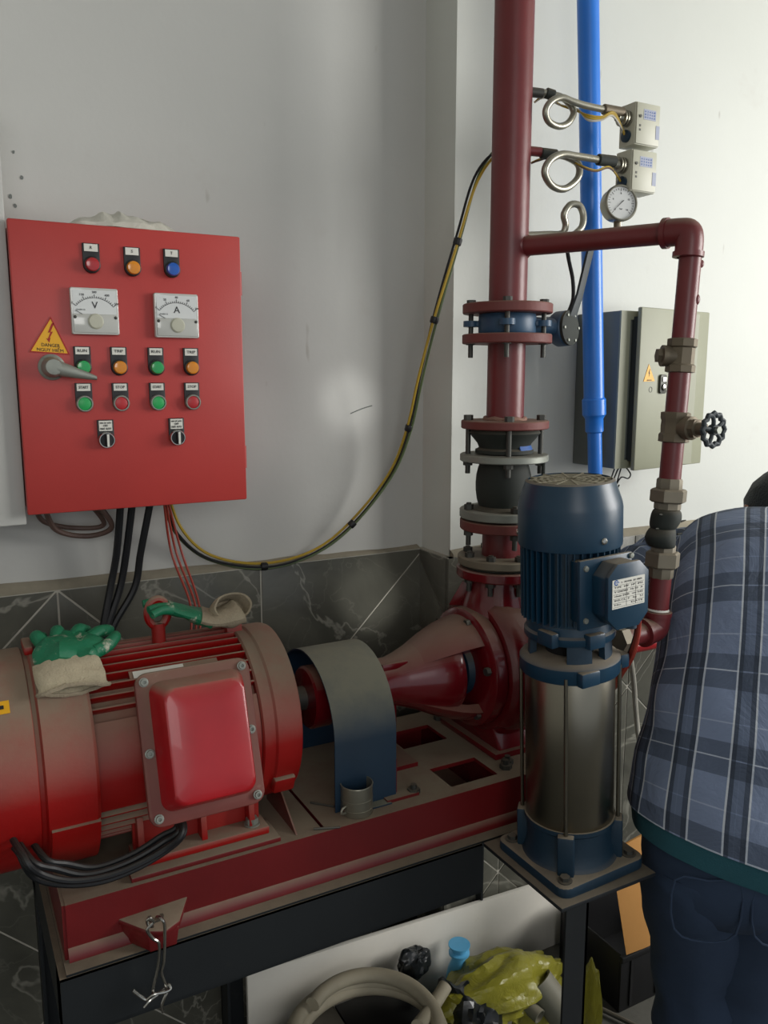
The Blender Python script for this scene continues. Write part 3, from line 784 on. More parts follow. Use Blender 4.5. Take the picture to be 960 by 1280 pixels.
    # feet
    for sy in (-1, 1):
        y0 = AY + sy * .127
        mb = MB().bb(.232, .462, y0 - .030, y0 + .030, BT + .008, BT + .022, .002)
        obj('foot', mb, 'motor_red', t)
        for x in (.240, .345, .430):
            obj('foot_web', MB().prism([(x, y0 - sy * .028, BT + .021), (x, y0 + sy * .02, BT + .021), (x, y0 + sy * .012, AZ - .09), (x, y0 - sy * .03, AZ - .09)], (.010, 0, 0), .001), 'motor_red', t)
        obj('foot_wall', MB().bb(.236, .456, y0 - sy * .012 - .004, y0 - sy * .012 + .004, BT + .02, AZ - .085), 'motor_red', t)
        for x in (.262, .437):
            obj('bolt', MB().lathe([(.014, 0), (.014, .0025)], (x, y0 - .010, BT + .022), (0, 0, 1), 20).hexa((x, y0 - .010, BT + .0245), (0, 0, 1), .011, .010), 'zinc', t)
    # terminal box, on a seat tilted 18 degrees up
    n = V((0, -.951, .309)); v = V((0, .309, .951)); u = V((1, 0, 0)); A0 = V((0, AY, AZ))
    def pt(x, h, dd): return A0 + n * dd + u * x + v * h
    cx, ch = .337, -.0135
    tr = [(x, y) for x, y in rrect(.188, .238, .020, 5)]
    tb = obj('terminal_box', MB().prism([pt(cx + x, ch + y, .150) for x, y in rrect(.15, .19, .015, 4)], n * .042), 'box_red', t)
    f_ = MB().prism([pt(cx + x, ch + y, .190) for x, y in tr], n * .011, .003)
    obj('box_flange', f_, 'flange_red', tb)
    R = []
    for (w, h, r, dd) in ((.154, .202, .020, .2005), (.151, .199, .020, .206), (.132, .182, .018, .240), (.127, .177, .018, .2445), (.118, .168, .016, .2465), (.04, .08, .01, .2468)):
        R.append([pt(cx + x + .003, ch + y + .002, dd) for x, y in rrect(w, h, r, 6)])
    obj('box_lid', MB().rings(R), 'box_red', tb)
    for x, y in ((-.080, .105), (.080, .105), (.080, -.105), (-.080, -.105), (.083, .0), (-.083, -.005)):
        p_ = pt(cx + x, ch + y, .2008)
        obj('screw', MB().lathe([(.0075, 0), (.0075, .0025), (.0055, .003), (.0052, .007), (.0028, .007), (.0028, .004), (0, .004)], p_, n, 14), 'zinc', tb)
motor()

# ================================================================== COUPLING GUARD
def guard():
    R, zc, x0, x1 = .14, .889, .598, .727
    t = thing('coupling_guard', 'navy sheet metal coupling guard arched over the shaft between motor and pump', 'guard', (.66, AY, BT))
    out = [(AY - R, BT + .001)] + [(AY - R * math.cos(PI * i / 28), zc + R * math.sin(PI * i / 28)) for i in range(29)] + [(AY + R, BT + .001)]
    inn = [(AY + R - .003, BT + .001)] + [(AY - (R - .003) * math.cos(PI * (28 - i) / 28), zc + (R - .003) * math.sin(PI * (28 - i) / 28)) for i in range(29)] + [(AY - R + .003, BT + .001)]
    mb = MB(); n = len(out); inn = inn[::-1]
    mb.rings([[V((x0, y, z)), V((x1, y, z)), V((x1, b[0], b[1])), V((x0, b[0], b[1]))] for (y, z), b in zip(out, inn)])
    obj('guard_sheet', mb, 'guard_navy', t)
    for s in (-1, 1):
        obj('foot_tab', MB().bb(x0 + .02, x1 - .02, min(AY + s * R, AY + s * (R + .02)), max(AY + s * R, AY + s * (R + .02)), BT + .0005, BT + .003), 'guard_navy', t)
guard()

# ================================================================== END SUCTION PUMP
def end_pump():
    t = thing('end_suction_pump', 'glossy dark red end suction pump with open bearing bracket under the riser pipe', 'pump', (1.07, AY, BT))
    o = (0, AY, AZ); ax = (1, 0, 0)
    def L(prof, n=56): return MB().lathe([(r, x) for r, x in prof], o, ax, n)
    cp = obj('coupling', L([(.03, .596), (.058, .598), (.062, .602), (.062, .638), (.05, .640), (.05, .652), (.062, .654), (.062, .69), (.058, .694), (.03, .695)], 40), 'pump_red', t)
    obj('pump_shaft', L([(.016, .60), (.016, 1.02)], 20), 'dark_steel', t)
    obj('bearing_housing', L([(.02, .735), (.043, .736), (.050, .742), (.050, .785), (.057, .81), (.074, .855), (.086, .895), (.089, .915), (.086, .926), (.06, .927), (.02, .927)]), 'pump_red', t)
    obj('grease_ridge', MB().bb(.755, .815, AY - .035, AY - .022, AZ + .036, AZ + .05, .003), 'pump_red', t)
    # open lantern bracket: two curved arms with windows to either side
    prof = [(.068, .84), (.088, .88), (.104, .92), (.1135, .955), (.1165, .978), (.1165, .986), (.096, .986), (.090, .94), (.074, .88), (.060, .845)]
    for c in (0, PI):
        a0, a1 = c - .88, c + .88
        R = []
        for i in range(19):
            a = a0 + (a1 - a0) * i / 18
            R.append([V((x, AY - math.sin(a) * r, AZ + math.cos(a) * r)) for r, x in prof])
        obj('bracket_arm', MB().rings(R), 'pump_red', t)
    obj('bracket_flange', L([(.085, .965), (.118, .966), (.128, .972), (.130, .985), (.130, .997), (.10, .998)]), 'pump_red', t)
    obj('shaded_gland', L([(.02, .92), (.036, .928), (.036, .948), (.055, .952), (.060, .966), (.104, .970)], 32), 'cast_navy', t)  # gland widened in dark navy, painting the recess shade inside the bracket
    for i in range(6):
        a = i * PI / 3 + .3
        obj('bolt', MB().hexa((.964, AY - math.sin(a) * .112, AZ + math.cos(a) * .112), (-1, 0, 0), .009, .010), 'dark_steel', t)
    # volute
    obj('volute', L([(.10, .998), (.142, 1.0), (.156, 1.012), (.162, 1.035), (.162, 1.105), (.156, 1.128), (.13, 1.145), (.09, 1.15), (.09, 1.2), (.0, 1.2)], 64), 'pump_red', t)
    obj('suction_flange', L([(.05, 1.2), (.105, 1.2), (.105, 1.222), (.05, 1.222)]), 'pump_red', t)
    zc = 1.07
    nk = MB().lathe([(.098, AZ + .06), (.092, AZ + .11), (.080, AZ + .15), (.072, 1.105), (.070, 1.13)], (zc, AY, 0), (0, 0, 1), 44)
    obj('discharge_neck', nk, 'pump_red', t)
    for s in (-1, 1):
        d = V((.8, -.6, 0)) * s
        obj('neck_rib', MB().prism([V((zc, AY, AZ + .12)) + d * .075, V((zc, AY, AZ + .12)) + d * .115, V((zc, AY, 1.11)) + d * .085, V((zc, AY, 1.11)) + d * .06], V((.6, .8, 0)) * .012, .002), 'pump_red', t)
    obj('discharge_flange', MB().lathe([(.06, 1.127), (.096, 1.128), (.0985, 1.131), (.0985, 1.147), (.096, 1.1495), (.06, 1.15)], (zc, AY, 0), (0, 0, 1), 48), 'pump_red', t)
    # support foot
    obj('foot', MB().bb(.985, 1.16, AY - .11, AY + .11, BT, BT + .014, .003), 'pump_red', t)
    obj('pedestal', MB().prism([(1.0, AY - .10, BT + .013), (1.0, AY + .10, BT + .013), (1.0, AY + .07, AZ - .11), (1.0, AY - .07, AZ - .11)], (.12, 0, 0), .004), 'pump_red', t)
    obj('casing_lug', MB().prism([(1.03, AY - .13, AZ + .02), (1.03, AY - .185, AZ + .01), (1.03, AY - .19, AZ - .02), (1.03, AY - .14, AZ - .03)], (.05, 0, 0), .006), 'pump_red', t)
    obj('bearing_foot', MB().prism([(.77, AY - .012, BT), (.77, AY + .012, BT), (.77, AY + .012, AZ - .045), (.77, AY - .012, AZ - .045)], (.03, 0, 0), .002).bb(.75, .83, AY - .05, AY + .05, BT, BT + .009), 'pump_red', t)
end_pump()

# ================================================================== RISER
RX, RY = 1.07, 1.43
VR, VF = V((.8, -.6, 0)), V((.6, .8, 0))
def flange_prof(r, r0, z0, z1): return [(r0, z0), (r - .002, z0), (r, z0 + .002), (r, z1 - .002), (r - .002, z1), (r0, z1)]
def lz(prof, n=48, x=RX, y=RY): return MB().lathe(prof, (x, y, 0), (0, 0, 1), n)
def bolts4(par, R, z0, z1, r, hz, rot=0, low=True, m='dark_steel', which=range(4)):
    for i in which:
        a = rot + i * PI / 2
        d = VR * math.cos(a) + VF * math.sin(a); p = V((RX, RY, 0)) + d * R
        mb = MB().cyl(p + V((0, 0, z0)), p + V((0, 0, z1)), r, n=12)
        for z, h in hz: mb.hexa(p + V((0, 0, z)), (0, 0, 1), r * 1.85, h)
        obj('bolt', mb, m, par)
def riser():
    pr = .0395
    t = thing('riser_pipe', 'tall dark red riser pipe running up out of the picture above the blue valve', 'pipe', (RX, RY, 1.687))
    obj('pipe', lz([(pr, 1.688), (pr, 3.2)]), 'pipe_red', t)
    obj('flange', lz(flange_prof(.0935, pr - .002, 1.687, 1.707)), 'flange_rust', t)
    obj('weld_bead', MB().tube([V((RX + math.cos(i * PI / 8) * pr, RY + math.sin(i * PI / 8) * pr, 1.7085)) for i in range(16)], .003, n=6, k=2, closed=True), 'pipe_red', t)
    for z, xx in ((2.123, 0), (2.011, 0), (1.838, 0)):
        obj('socket', MB().cyl((RX + .025, RY - .01, z), (RX + .062, RY - .016, z), .0095, n=14), 'dark_steel' if z > 2.05 else 'pipe_red', t)
    # butterfly valve between flanges
    b = thing('butterfly_valve', 'blue butterfly valve clamped between two red flanges on the riser', 'valve', (RX, RY, 1.645))
    vb = lz([(.040, 1.6455), (.058, 1.646), (.060, 1.65), (.060, 1.682), (.058, 1.6865), (.040, 1.6865)])
    obj('body', vb, 'valve_blue', b)
    for i in range(4):
        a = i * PI / 2; d = VR * math.cos(a) + VF * math.sin(a); s = VF * math.cos(a) - VR * math.sin(a); p = V((RX, RY, 1.661)) + d * .075
        mb = MB().ring([(.0085, 0), (.0165, 0), (.0165, .012), (.0085, .012)], p, (0, 0, 1), 24)
        mb.box(p - d * .020 + V((0, 0, .006)), (.022, .024, .012), .002, Matrix((d, s, V((0, 0, 1)))).transposed())
        obj('bolt_lug', mb, 'valve_blue', b)
    g = V((1.205, 1.40, 1.660)); gd = (g - V((RX, RY, 1.660))).normalized()
    obj('stem_neck', MB().cyl(V((RX, RY, 1.664)) + gd * .05, g - gd * .006, .019, n=18), 'valve_blue', b)
    dn = V((.35, -.93, .06)).normalized()
    obj('gear_housing', MB().lathe([(.02, -.03), (.033, -.028), (.0375, -.02), (.0375, .0), (.034, .004)], g, dn, 28).box(g - dn * .018 - gd * .012, (.045, .03, .05), .006), 'valve_blue', b)
    obj('gear_cover', MB().lathe([(.037, .004), (.037, .010), (.024, .013), (0, .013)], g, dn, 28), 'rubber', b)
    for i in range(6):
        u, v, _ = basis(dn); a = i * PI / 3; q = g + (u * math.cos(a) + v * math.sin(a)) * .030 + dn * .010
        obj('screw', MB().cyl(q, q + dn * .004, .003, n=8), 'zinc', b)
    tip = P(735, 318, Y=1.40); e0 = g + dn * .002
    dd = (tip - e0).normalized(); sd = dd.cross(dn).normalized()
    lv = MB().prism([e0 + dd * .010 + sd * .013, e0 + dd * .010 - sd * .013, e0 + dd * .07 - sd * .011 + dn * .004, e0 + dd * .165 - sd * .011, e0 + dd * .21 - sd * .008, e0 + dd * .21 + sd * .008, e0 + dd * .165 + sd * .010, e0 + dd * .07 + sd * .011 + dn * .004], dn * .006, .001)
    obj('lever_handle', lv, 'charcoal', b, label='long dark grey flat lever')
    # bolts of the pair belong with the valve
    bolts4(b, .0755, 1.597, 1.713, .0052, ((1.707, .009), (1.634 - .0015 - .009, .009)), 0)
    # spool pipe with two flanges
    s = thing('spool_pipe', 'short dark red pipe with a flange at each end below the blue valve', 'pipe', (RX, RY, 1.449))
    obj('pipe', lz([(pr, 1.455), (pr, 1.64)]), 'pipe_red', s)
    obj('flange', lz(flange_prof(.0935, pr - .002, 1.6255, 1.6450)), 'flange_rust', s)
    obj('flange', lz(flange_prof(.0930, pr - .002, 1.4490, 1.4665)), 'flange_rust', s)
    obj('weld_bead', MB().tube([V((RX + math.cos(i * PI / 8) * (pr + .002), RY + math.sin(i * PI / 8) * (pr + .002), 1.468 + .002 * math.sin(i * 2.3))) for i in range(16)], .006, n=8, k=2, closed=True), 'weld_dust', s)
    # rubber expansion joint
    j = thing('rubber_joint', 'black rubber expansion joint with grey flanges below the short red pipe', 'expansion joint', (RX, RY, 1.256))
    obj('bellows', lz([(.040, 1.4485), (.072, 1.447), (.076, 1.440), (.070, 1.432), (.058, 1.418), (.054, 1.408), (.062, 1.404), (.062, 1.397), (.05, 1.394), (.0505, 1.378), (.0545, 1.366), (.0585, 1.35), (.0600, 1.332), (.0595, 1.315), (.057, 1.298), (.053, 1.283), (.066, 1.2785), (.072, 1.2765)]), 'rubber', j)
    obj('blue_band', MB().rings([[V((RX + math.cos(a) * r, RY + math.sin(a) * r, z)) for r, z in ((.0605, 1.404), (.0545, 1.418), (.050, 1.418), (.050, 1.404))] for a in [-1.6 + i * .1 for i in range(13)]]), 'ink_blue', j, label='blue painted band')
    obj('ridge', MB().tube([V((RX + .42 * .145 + 0, RY - .058, z)) for z in (1.38, 1.36, 1.34, 1.325)], .004, n=6, k=3), 'rubber', j)
    obj('upper_flange', lz(flange_prof(.0945, .0515, 1.3795, 1.3945)), 'zinc', j)
    obj('lower_flange', lz(flange_prof(.0935, .054, 1.2575, 1.2760)), 'zinc', j)
    bolts4(j, .0775, 1.352, 1.475, .0055, ((1.4665, .011), (1.3695, .010)), .12, m='dark_steel')
    bolts4(j, .0770, 1.198, 1.291, .0055, ((1.2762, .011), (1.2195, .010)), .35, m='dark_steel')
    # reducer / lower pipe
    l = thing('lower_flanged_pipe', 'short dark red flanged pipe between rubber joint and pump outlet', 'pipe', (RX, RY, 1.15))
    obj('pipe', lz([(.044, 1.16), (.043, 1.245)]), 'pipe_red', l)
    obj('flange', lz(flange_prof(.0925, .041, 1.2320, 1.2535)), 'flange_rust', l)
    obj('flange', lz(flange_prof(.0960, .041, 1.1560, 1.1735)), 'bronze_grey', l)
    obj('gasket', lz(flange_prof(.0900, .041, 1.1505, 1.1555)), 'rubber', l)
    bolts4(l, .0780, 1.098, 1.186, .0055, ((1.1735, .010), (1.117, .010)), .5, m='dark_steel')
    bolts4(l, .0780, 1.098, 1.186, .0055, ((1.1735, .010), (1.117, .010)), .5 + PI / 4, m='dark_steel')
riser()

# ================================================================== BYPASS LINE (red) WITH ITS FITTINGS
B1, B0 = P(864, 310, Y=1.09), P(822, 765, Y=1.09)
BD = (B1 - B0).normalized()
def bp(py):
    """point of the leaning bypass line seen at photo row py"""
    xx = 864 + (822 - 864) * (py - 310) / 455
    return P(xx, py, Y=1.09)
def seg(prof, n=24, ax=None):
    """lathe along the bypass line; prof = (r, photo row) from low to high"""
    p0 = bp(prof[0][1]); return MB().lathe([(r, (bp(y) - p0).dot(BD)) for r, y in prof], p0, BD, n)
def bypass():
    t = thing('bypass_pipe', 'thin dark red pipe branching off the riser, turning down at an elbow', 'pipe', tuple(B1))
    E0 = P(863, 289, Y=1.09); T0 = V((1.085, 1.415, 1.8215)); r = .0198
    d = (E0 - T0).normalized()
    obj('horizontal_pipe', MB().cyl(T0, E0 - d * .035, r, n=28), 'pipe_red', t)
    obj('weld_bead', MB().ring([(r - .002, 0), (r + .008, 0), (r + .002, .008)], T0 + d * .012, d, 24), 'pipe_red', t)
    el = [E0 - d * .045, E0 - d * .018, E0 - d * .004 - BD * .003, E0 - BD * .018, E0 - BD * .040]
    obj('elbow', MB().tube(el, .0245, n=24, k=6).ring([(.02, 0), (.0275, .001), (.0275, .010), (.02, .011)], E0 - d * .050, d, 24).ring([(.02, 0), (.0275, .001), (.0275, .010), (.02, .011)], E0 - BD * .046, BD, 24), 'pipe_red', t)
    obj('vertical_pipe', seg([(r, 432), (r, 305)]), 'pipe_red', t)
    obj('vertical_pipe', seg([(r, 520), (r, 460)]), 'pipe_red', t)
    obj('vertical_pipe', seg([(r, 603), (r, 545)]), 'pipe_red', t)
    obj('paint_run', MB().sphere(bp(375) + V((.008, -.017, 0)), .007, 10, (1, .6, 1.4)), 'pipe_red', t)
    obj('paint_run', MB().sphere(bp(330) + V((.016, -.012, 0)), .006, 10, (1, .7, 1.2)), 'pipe_red', t)
    # check valve
    c = thing('check_valve', 'bronze check valve with a side boss on the thin red pipe, above the handwheel', 'valve', tuple(bp(446)))
    obj('body', seg([(.0225, 466), (.0265, 465), (.0265, 457), (.0235, 455), (.0235, 435), (.0265, 433), (.0265, 424), (.0225, 423)], 8), 'brass', c)
    sd = V((-.80, .45, .05)).normalized()
    obj('side_boss', MB().lathe([(.017, 0), (.0185, .028), (.0195, .03), (.0195, .036), (.016, .037)], bp(446), sd, 20).hexa(bp(446) + sd * .037, sd, .0135, .008), 'brass', c)
    # gate valve
    g = thing('gate_valve', 'bronze gate valve with a round black handwheel on the thin red pipe', 'valve', tuple(bp(533)))
    obj('body', seg([(.0225, 553), (.0275, 552), (.0275, 543), (.0245, 541), (.0250, 533), (.0245, 526), (.0265, 523), (.0265, 516), (.0225, 515)], 8), 'brass', g)
    gd = V((.03, -1, .0)).normalized(); c0 = bp(534)
    obj('bonnet', MB().lathe([(.018, 0), (.018, .026), (.0215, .028), (.0215, .040), (.017, .042), (.0155, .052), (.0115, .054), (.0115, .066), (.008, .068)], c0, gd, 20).hexa(c0 + gd * .042, gd, .0185, .010), 'brass', g)
    wc = c0 + gd * .085
    obj('spindle', MB().cyl(c0 + gd * .06, c0 + gd * .096, .0045, n=10).hexa(c0 + gd * .092, gd, .007, .006), 'zinc', g)
    u, v, _ = basis(gd)
    W_ = MB(); NW = 6
    rim = [wc + (u * math.cos(2 * PI * i / 48) + v * math.sin(2 * PI * i / 48)) * (.0275 + .0022 * math.cos(NW * 2 * 2 * PI * i / 48)) for i in range(48)]
    W_.tube(rim, .0046, n=8, k=1, closed=True)
    hw = obj('handwheel', W_, 'charcoal', g, label='scalloped black handwheel')
    for i in range(5):
        a = 2 * PI * i / 5 + .5; dq = u * math.cos(a) + v * math.sin(a)
        obj('spoke', MB().tube([wc + dq * .006, wc + dq * .016 + gd * .002, wc + dq * .027], .0038, n=8, k=3), 'charcoal', hw)
    obj('wheel_hub', MB().lathe([(.009, -.006), (.010, 0), (.009, .006)], wc, gd, 16), 'charcoal', hw)
    # unions with a rubber connector between
    un = thing('pipe_union', 'grey hexagonal pipe union on the thin red pipe, above the black rubber connector', 'pipe union', tuple(bp(620)))
    obj('top_collar', seg([(.0228, 614), (.0235, 613), (.0235, 600), (.0215, 598)], 8), 'bronze_grey', un)
    obj('hex_nut', seg([(.030, 628), (.0345, 626), (.0345, 613), (.031, 611)], 6), 'bronze_grey', un)
    obj('lower_collar', seg([(.0228, 637), (.0245, 636), (.0245, 627), (.0228, 626)], 8), 'bronze_grey', un)
    rb = thing('rubber_connector', 'black rubber connector bulging crookedly between two grey pipe unions', 'pipe connector', tuple(bp(660)))
    q = [bp(637), bp(647) + V((-.001, 0, 0)), bp(660) + V((-.007, 0, 0)), bp(672) + V((-.011, 0, 0)), bp(683) + V((-.006, 0, 0))]
    R = []; cc = crom(q, 6); mm = len(cc); u, v, _ = basis(BD)
    for i, p in enumerate(cc):
        f = i / (mm - 1); rr = .0225 + .0058 * abs(math.sin(2 * PI * f)) ** .7
        R.append([p + (u * math.cos(2 * PI * j / 22) + v * math.sin(2 * PI * j / 22)) * rr for j in range(22)])
    obj('bellows', MB().rings(R), 'rubber', rb)
    for fy, dx in ((641, -.026), (668, .020), (658, -.032), (652, .026)): 
        p = bp(fy) + V((dx, -.012, 0)); obj('flash_nib', MB().cyl(p, p + V((math.copysign(.010, dx), -.003, .002)), .0022, .001, n=6), 'rubber', rb)
    u2 = thing('pipe_union', 'dusty grey hexagonal pipe union below the black rubber connector', 'pipe union', tuple(bp(700)))
    obj('top_collar', seg([(.0210, 692), (.0225, 691), (.0225, 682), (.0205, 680)], 8), 'bronze_grey', u2)
    obj('hex_nut', seg([(.028, 709), (.0325, 707), (.0325, 691), (.029, 689)], 6), 'bronze_grey', u2)
    obj('lower_collar', seg([(.0210, 722), (.0225, 720), (.0225, 708), (.0210, 707)], 8), 'bronze_grey', u2)
    # lower elbow back to the pump
    lo = thing('lower_bypass_pipe', 'short dark red pipe and elbow from the lower union into the blue pump', 'pipe', tuple(bp(765)))
    obj('vertical_pipe', seg([(r, 768), (r, 718)]), 'pipe_red', lo)
    e = bp(786); hd = (V((1.05, 1.082, e.z - .006)) - e).normalized()
    obj('elbow', MB().tube([e + BD * .032, e + BD * .016, e + hd * .004 + BD * .003, e + hd * .018, e + hd * .036], .0250, n=24, k=6).ring([(.018, 0), (.0268, .001), (.0268, .009), (.018, .010)], e + BD * .026, BD, 24).ring([(.018, 0), (.0275, .001), (.0275, .009), (.018, .010)], e + hd * .030, hd, 24), 'pipe_red', lo)
    obj('sealing_tape', MB().ring([(.0195, 0), (.0212, .001), (.0205, .004), (.0195, .005)], e + BD * .036, BD, 20), 'label_white', lo)
    obj('horizontal_pipe', MB().cyl(e + hd * .03, e + hd * .100, r, n=24), 'pipe_red', lo)
    obj('hex_fitting', MB().cyl(e + hd * .088, e + hd * .108, .026, n=6), 'bronze_grey', lo)
bypass()

# ================================================================== PIGTAILS, SWITCHES, GAUGE
def pigtails():
    tr = .0068
    def tape(name, a, b, r, m, par): obj(name, MB().lathe([(r * .85, 0), (r, .002), (r, (b - a).length - .002), (r * .85, (b - a).length)], a, b - a, 14), m, par)
    t = thing('pigtail_siphon', 'upper coiled metal pigtail tube from riser to the upper pressure switch', 'tube', tuple(P(672, 114, Y=1.42)), 'pigtail siphon tubes')
    pts = [P(670, 114, Y=1.418), P(690, 118, Y=1.41), P(706, 124, Y=1.40), P(717, 139, Y=1.395), P(711, 153, Y=1.392), P(699, 158, Y=1.39), P(686, 152, Y=1.387), P(682, 139, Y=1.384), P(689, 127, Y=1.381), P(702, 122, Y=1.378), P(716, 127, Y=1.376), P(732, 132, Y=1.374), P(760, 138, Y=1.370)]
    obj('coil_tube', MB().tube(pts, tr, n=12, k=7), 'pigtail', t)
    tape('dark_sleeve', P(682, 116, Y=1.415), P(693, 119.5, Y=1.409), .0105, 'rubber', t)
    tape('fitting', P(754, 136.5, Y=1.371), P(779, 141, Y=1.368), .0105, 'brass', t)
    t = thing('pigtail_siphon', 'middle coiled metal pigtail tube from riser to the lower pressure switch', 'tube', tuple(P(668, 190, Y=1.42)), 'pigtail siphon tubes')
    pts = [P(664, 190, Y=1.418), P(690, 193, Y=1.408), P(708, 196, Y=1.398), P(723, 206, Y=1.394), P(722, 223, Y=1.391), P(706, 236, Y=1.388), P(690, 232, Y=1.385), P(681, 216, Y=1.382), P(687, 201, Y=1.379), P(702, 193, Y=1.377), P(720, 195, Y=1.375), P(750, 200, Y=1.371)]
    obj('coil_tube', MB().tube(pts, tr * 1.08, n=12, k=7), 'pigtail', t)
    tape('dark_sleeve', P(676, 191.5, Y=1.413), P(696, 194, Y=1.404), .0110, 'rubber', t)
    tape('fitting', P(747, 199.5, Y=1.372), P(769, 202, Y=1.369), .0115, 'rubber', t)
    t = thing('pigtail_siphon', 'lowest coiled metal pigtail tube looping up behind the thin red pipe', 'tube', tuple(P(662, 293, Y=1.42)), 'pigtail siphon tubes')
    pts = [P(658, 294, Y=1.42), P(684, 293, Y=1.412), P(702, 292, Y=1.406), P(707, 282, Y=1.402), P(705, 268, Y=1.398), P(713, 256, Y=1.394), P(724, 257, Y=1.390), P(729, 269, Y=1.387), P(727, 284, Y=1.383), P(716, 296, Y=1.380), P(722, 302, Y=1.380), P(745, 302, Y=1.378), P(768, 298, Y=1.375), P(772.5, 288, Y=1.372), P(773, 278, Y=1.371)]
    obj('coil_tube', MB().tube(pts, tr * 1.05, n=12, k=7), 'pigtail', t)
    # gauge
    c = P(774, 255, Y=1.366); d = V((-.25, -.955, .08)).normalized(); u = V((d.y, -d.x, 0)).normalized() * -1; v = d.cross(u) * 1
    if u.x < 0: u = -u
    v = V((0, 0, 1)) - d * d.z; v.normalize()
    g = thing('pressure_gauge', 'round steel pressure gauge with a white dial above the thin red pipe', 'gauge', tuple(c))
    obj('case', MB().lathe([(.02, -.022), (.034, -.020), (.0355, -.016), (.0355, .002), (.038, .003), (.038, .009), (.0355, .012), (.0335, .012), (.0335, .006), (0, .006)], c, d, 40), 'pigtail', g)
    obj('dial', MB().lathe([(.0333, .0062), (.0333, .0075), (0, .0075)], c, d, 36), 'dial_white', g)
    mk = MB(); f = c + d * .0078
    for i in range(25):
        a = math.radians(225 - 270 * i / 24); q = u * math.cos(a) + v * math.sin(a); w = u * -math.sin(a) + v * math.cos(a); L = .006 if i % 4 == 0 else .003
        mk.prism([f + q * .030 + w * .0004, f + q * .030 - w * .0004, f + q * (.030 - L) - w * .0004, f + q * (.030 - L) + w * .0004], d * .0003)
    for i, nm in enumerate(('0', '4', '8', '12', '16')):
        a = math.radians(225 - 270 * i / 4); q = u * math.cos(a) + v * math.sin(a); mk.text(nm, .0055, f + q * .0195, u, v, .0002)
    mk.text('bar', .005, f - v * .012, u, v, .0002)
    obj('dial_marks', mk, 'ink', g, smooth=0)
    a = math.radians(222); q = u * math.cos(a) + v * math.sin(a)
    obj('needle', MB().tube([f - q * .008 + d * .001, f + q * .024 + d * .001], .0008, n=5, k=1, r1=.0003), 'ink', g)
    obj('stem', MB().cyl(c - v * .034 - d * .008, c - v * .062 - d * .008, .0075, n=12).hexa(c - v * .058 - d * .008, -v, .0105, .012), 'brass', g)
    # switches
    def switch(x0, x1, z0, z1, label):
        yf, yb = 1.350, 1.395
        s = thing('pressure_switch', label, 'pressure switch', (x0, yb, z0), 'pressure switches')
        obj('case', MB().bb(x0, x1, yf, yb, z0, z1, .0025), 'switch_grey', s)
        obj('front_cover', MB().bb(x0 + .002, x1 - .002, yf - .003, yf, z0 + .002, z1 - .002, .001), 'switch_grey', s)
        w, h = x1 - x0, z1 - z0
        l_ = obj('scale_label', MB().bb(x0 + w * .30, x0 + w * .80, yf - .0036, yf - .003, z0 + h * .60, z0 + h * .84), 'label_grey', s)
        mk = MB()
        for i in range(3): mk.text('0 2 4 6 8', .0045, (x0 + w * .55, yf - .0038, z0 + h * (.65 + i * .066)), depth=.0002, width=w * .42)
        obj('print', mk, 'ink_blue', l_, smooth=0)
        obj('side_label', MB().bb(x0 + w * .82, x0 + w * .97, yf - .0036, yf - .003, z0 + h * .18, z0 + h * .50), 'label_grey', s)
        obj('cover_screw', MB().cyl((x0 + w * .16, yf - .003, z0 + h * .66), (x0 + w * .16, yf - .0055, z0 + h * .66), .003, n=12), 'dark_steel', s)
        for i in range(2): obj('vent_slot', MB().bb(x0 + w * .14, x0 + w * .2, yf - .0038, yf - .003, z0 + h * (.32 + i * .1), z0 + h * (.37 + i * .1)), 'dark_steel', s)
        # bellows on the left side and a cable gland below
        pr = [(.010, 0)]
        for k in range(3): pr += [(.0165, .002 + k * .007), (.0165, .005 + k * .007), (.0105, .006 + k * .007)]
        pr += [(.009, .024), (.009, .03)]
        obj('bellows', MB().lathe(pr, (x0 + .001, 1.372, z0 + h * .64), (-1, 0, 0), 20), 'pigtail', s)
        obj('cable_gland', MB().lathe([(.0125, 0), (.0125, .006), (.009, .008), (0, .008)], (x0 + .001, 1.372, z0 + h * .24), (-1, 0, 0), 18), 'cast_navy', s)
        return V((x0 - .007, 1.372, z0 + h * .27))
    e1 = switch(1.3256, 1.395, 2.036, 2.1205, 'upper of the two small grey pressure switch boxes on the right of the riser')
    e2 = switch(1.3205, 1.392, 1.943, 2.027, 'lower of the two small grey pressure switch boxes, beside the round gauge')
    for i, (dz, m) in enumerate(((0, 'wire_yellow'), (.004, 'wire_yellow'), (.002, 'wire_white'))):
        cable('switch_wire', [e1 + V((0, 0, dz)), P(768 - i, 141 + i * 2, Y=1.362), P(752, 146 + i * 2, Y=1.364), P(735, 144 + i * 3, Y=1.372), P(722, 139 - i, Y=1.40), P(700, 131, Y=1.425), P(681, 120 + i, Y=1.435), P(668, 128, Y=1.445)], .0022, m,
              ('thin yellow wire along the upper pigtail tube, top strand', 'thin yellow wire along the upper pigtail tube, lower strand', 'thin white wire along the upper pigtail tube')[i], 'wire', 'pressure switch wires', n=6)
    for i, m in enumerate(('wire_yellow', 'wire_brown')):
        cable('switch_wire', [e2 + V((0, 0, i * .004)), P(762, 209 + i, Y=1.362), P(745, 213 + i, Y=1.362), P(728, 208 + i, Y=1.37), P(712, 200, Y=1.41), P(695, 192 + i * 3, Y=1.425), P(672, 200 + i, Y=1.44), P(664, 204, Y=1.45)], .0022, m,
              ('thin yellow wire along the lower pigtail tube', 'thin brown wire along the lower pigtail tube')[i], 'wire', 'pressure switch wires', n=6)
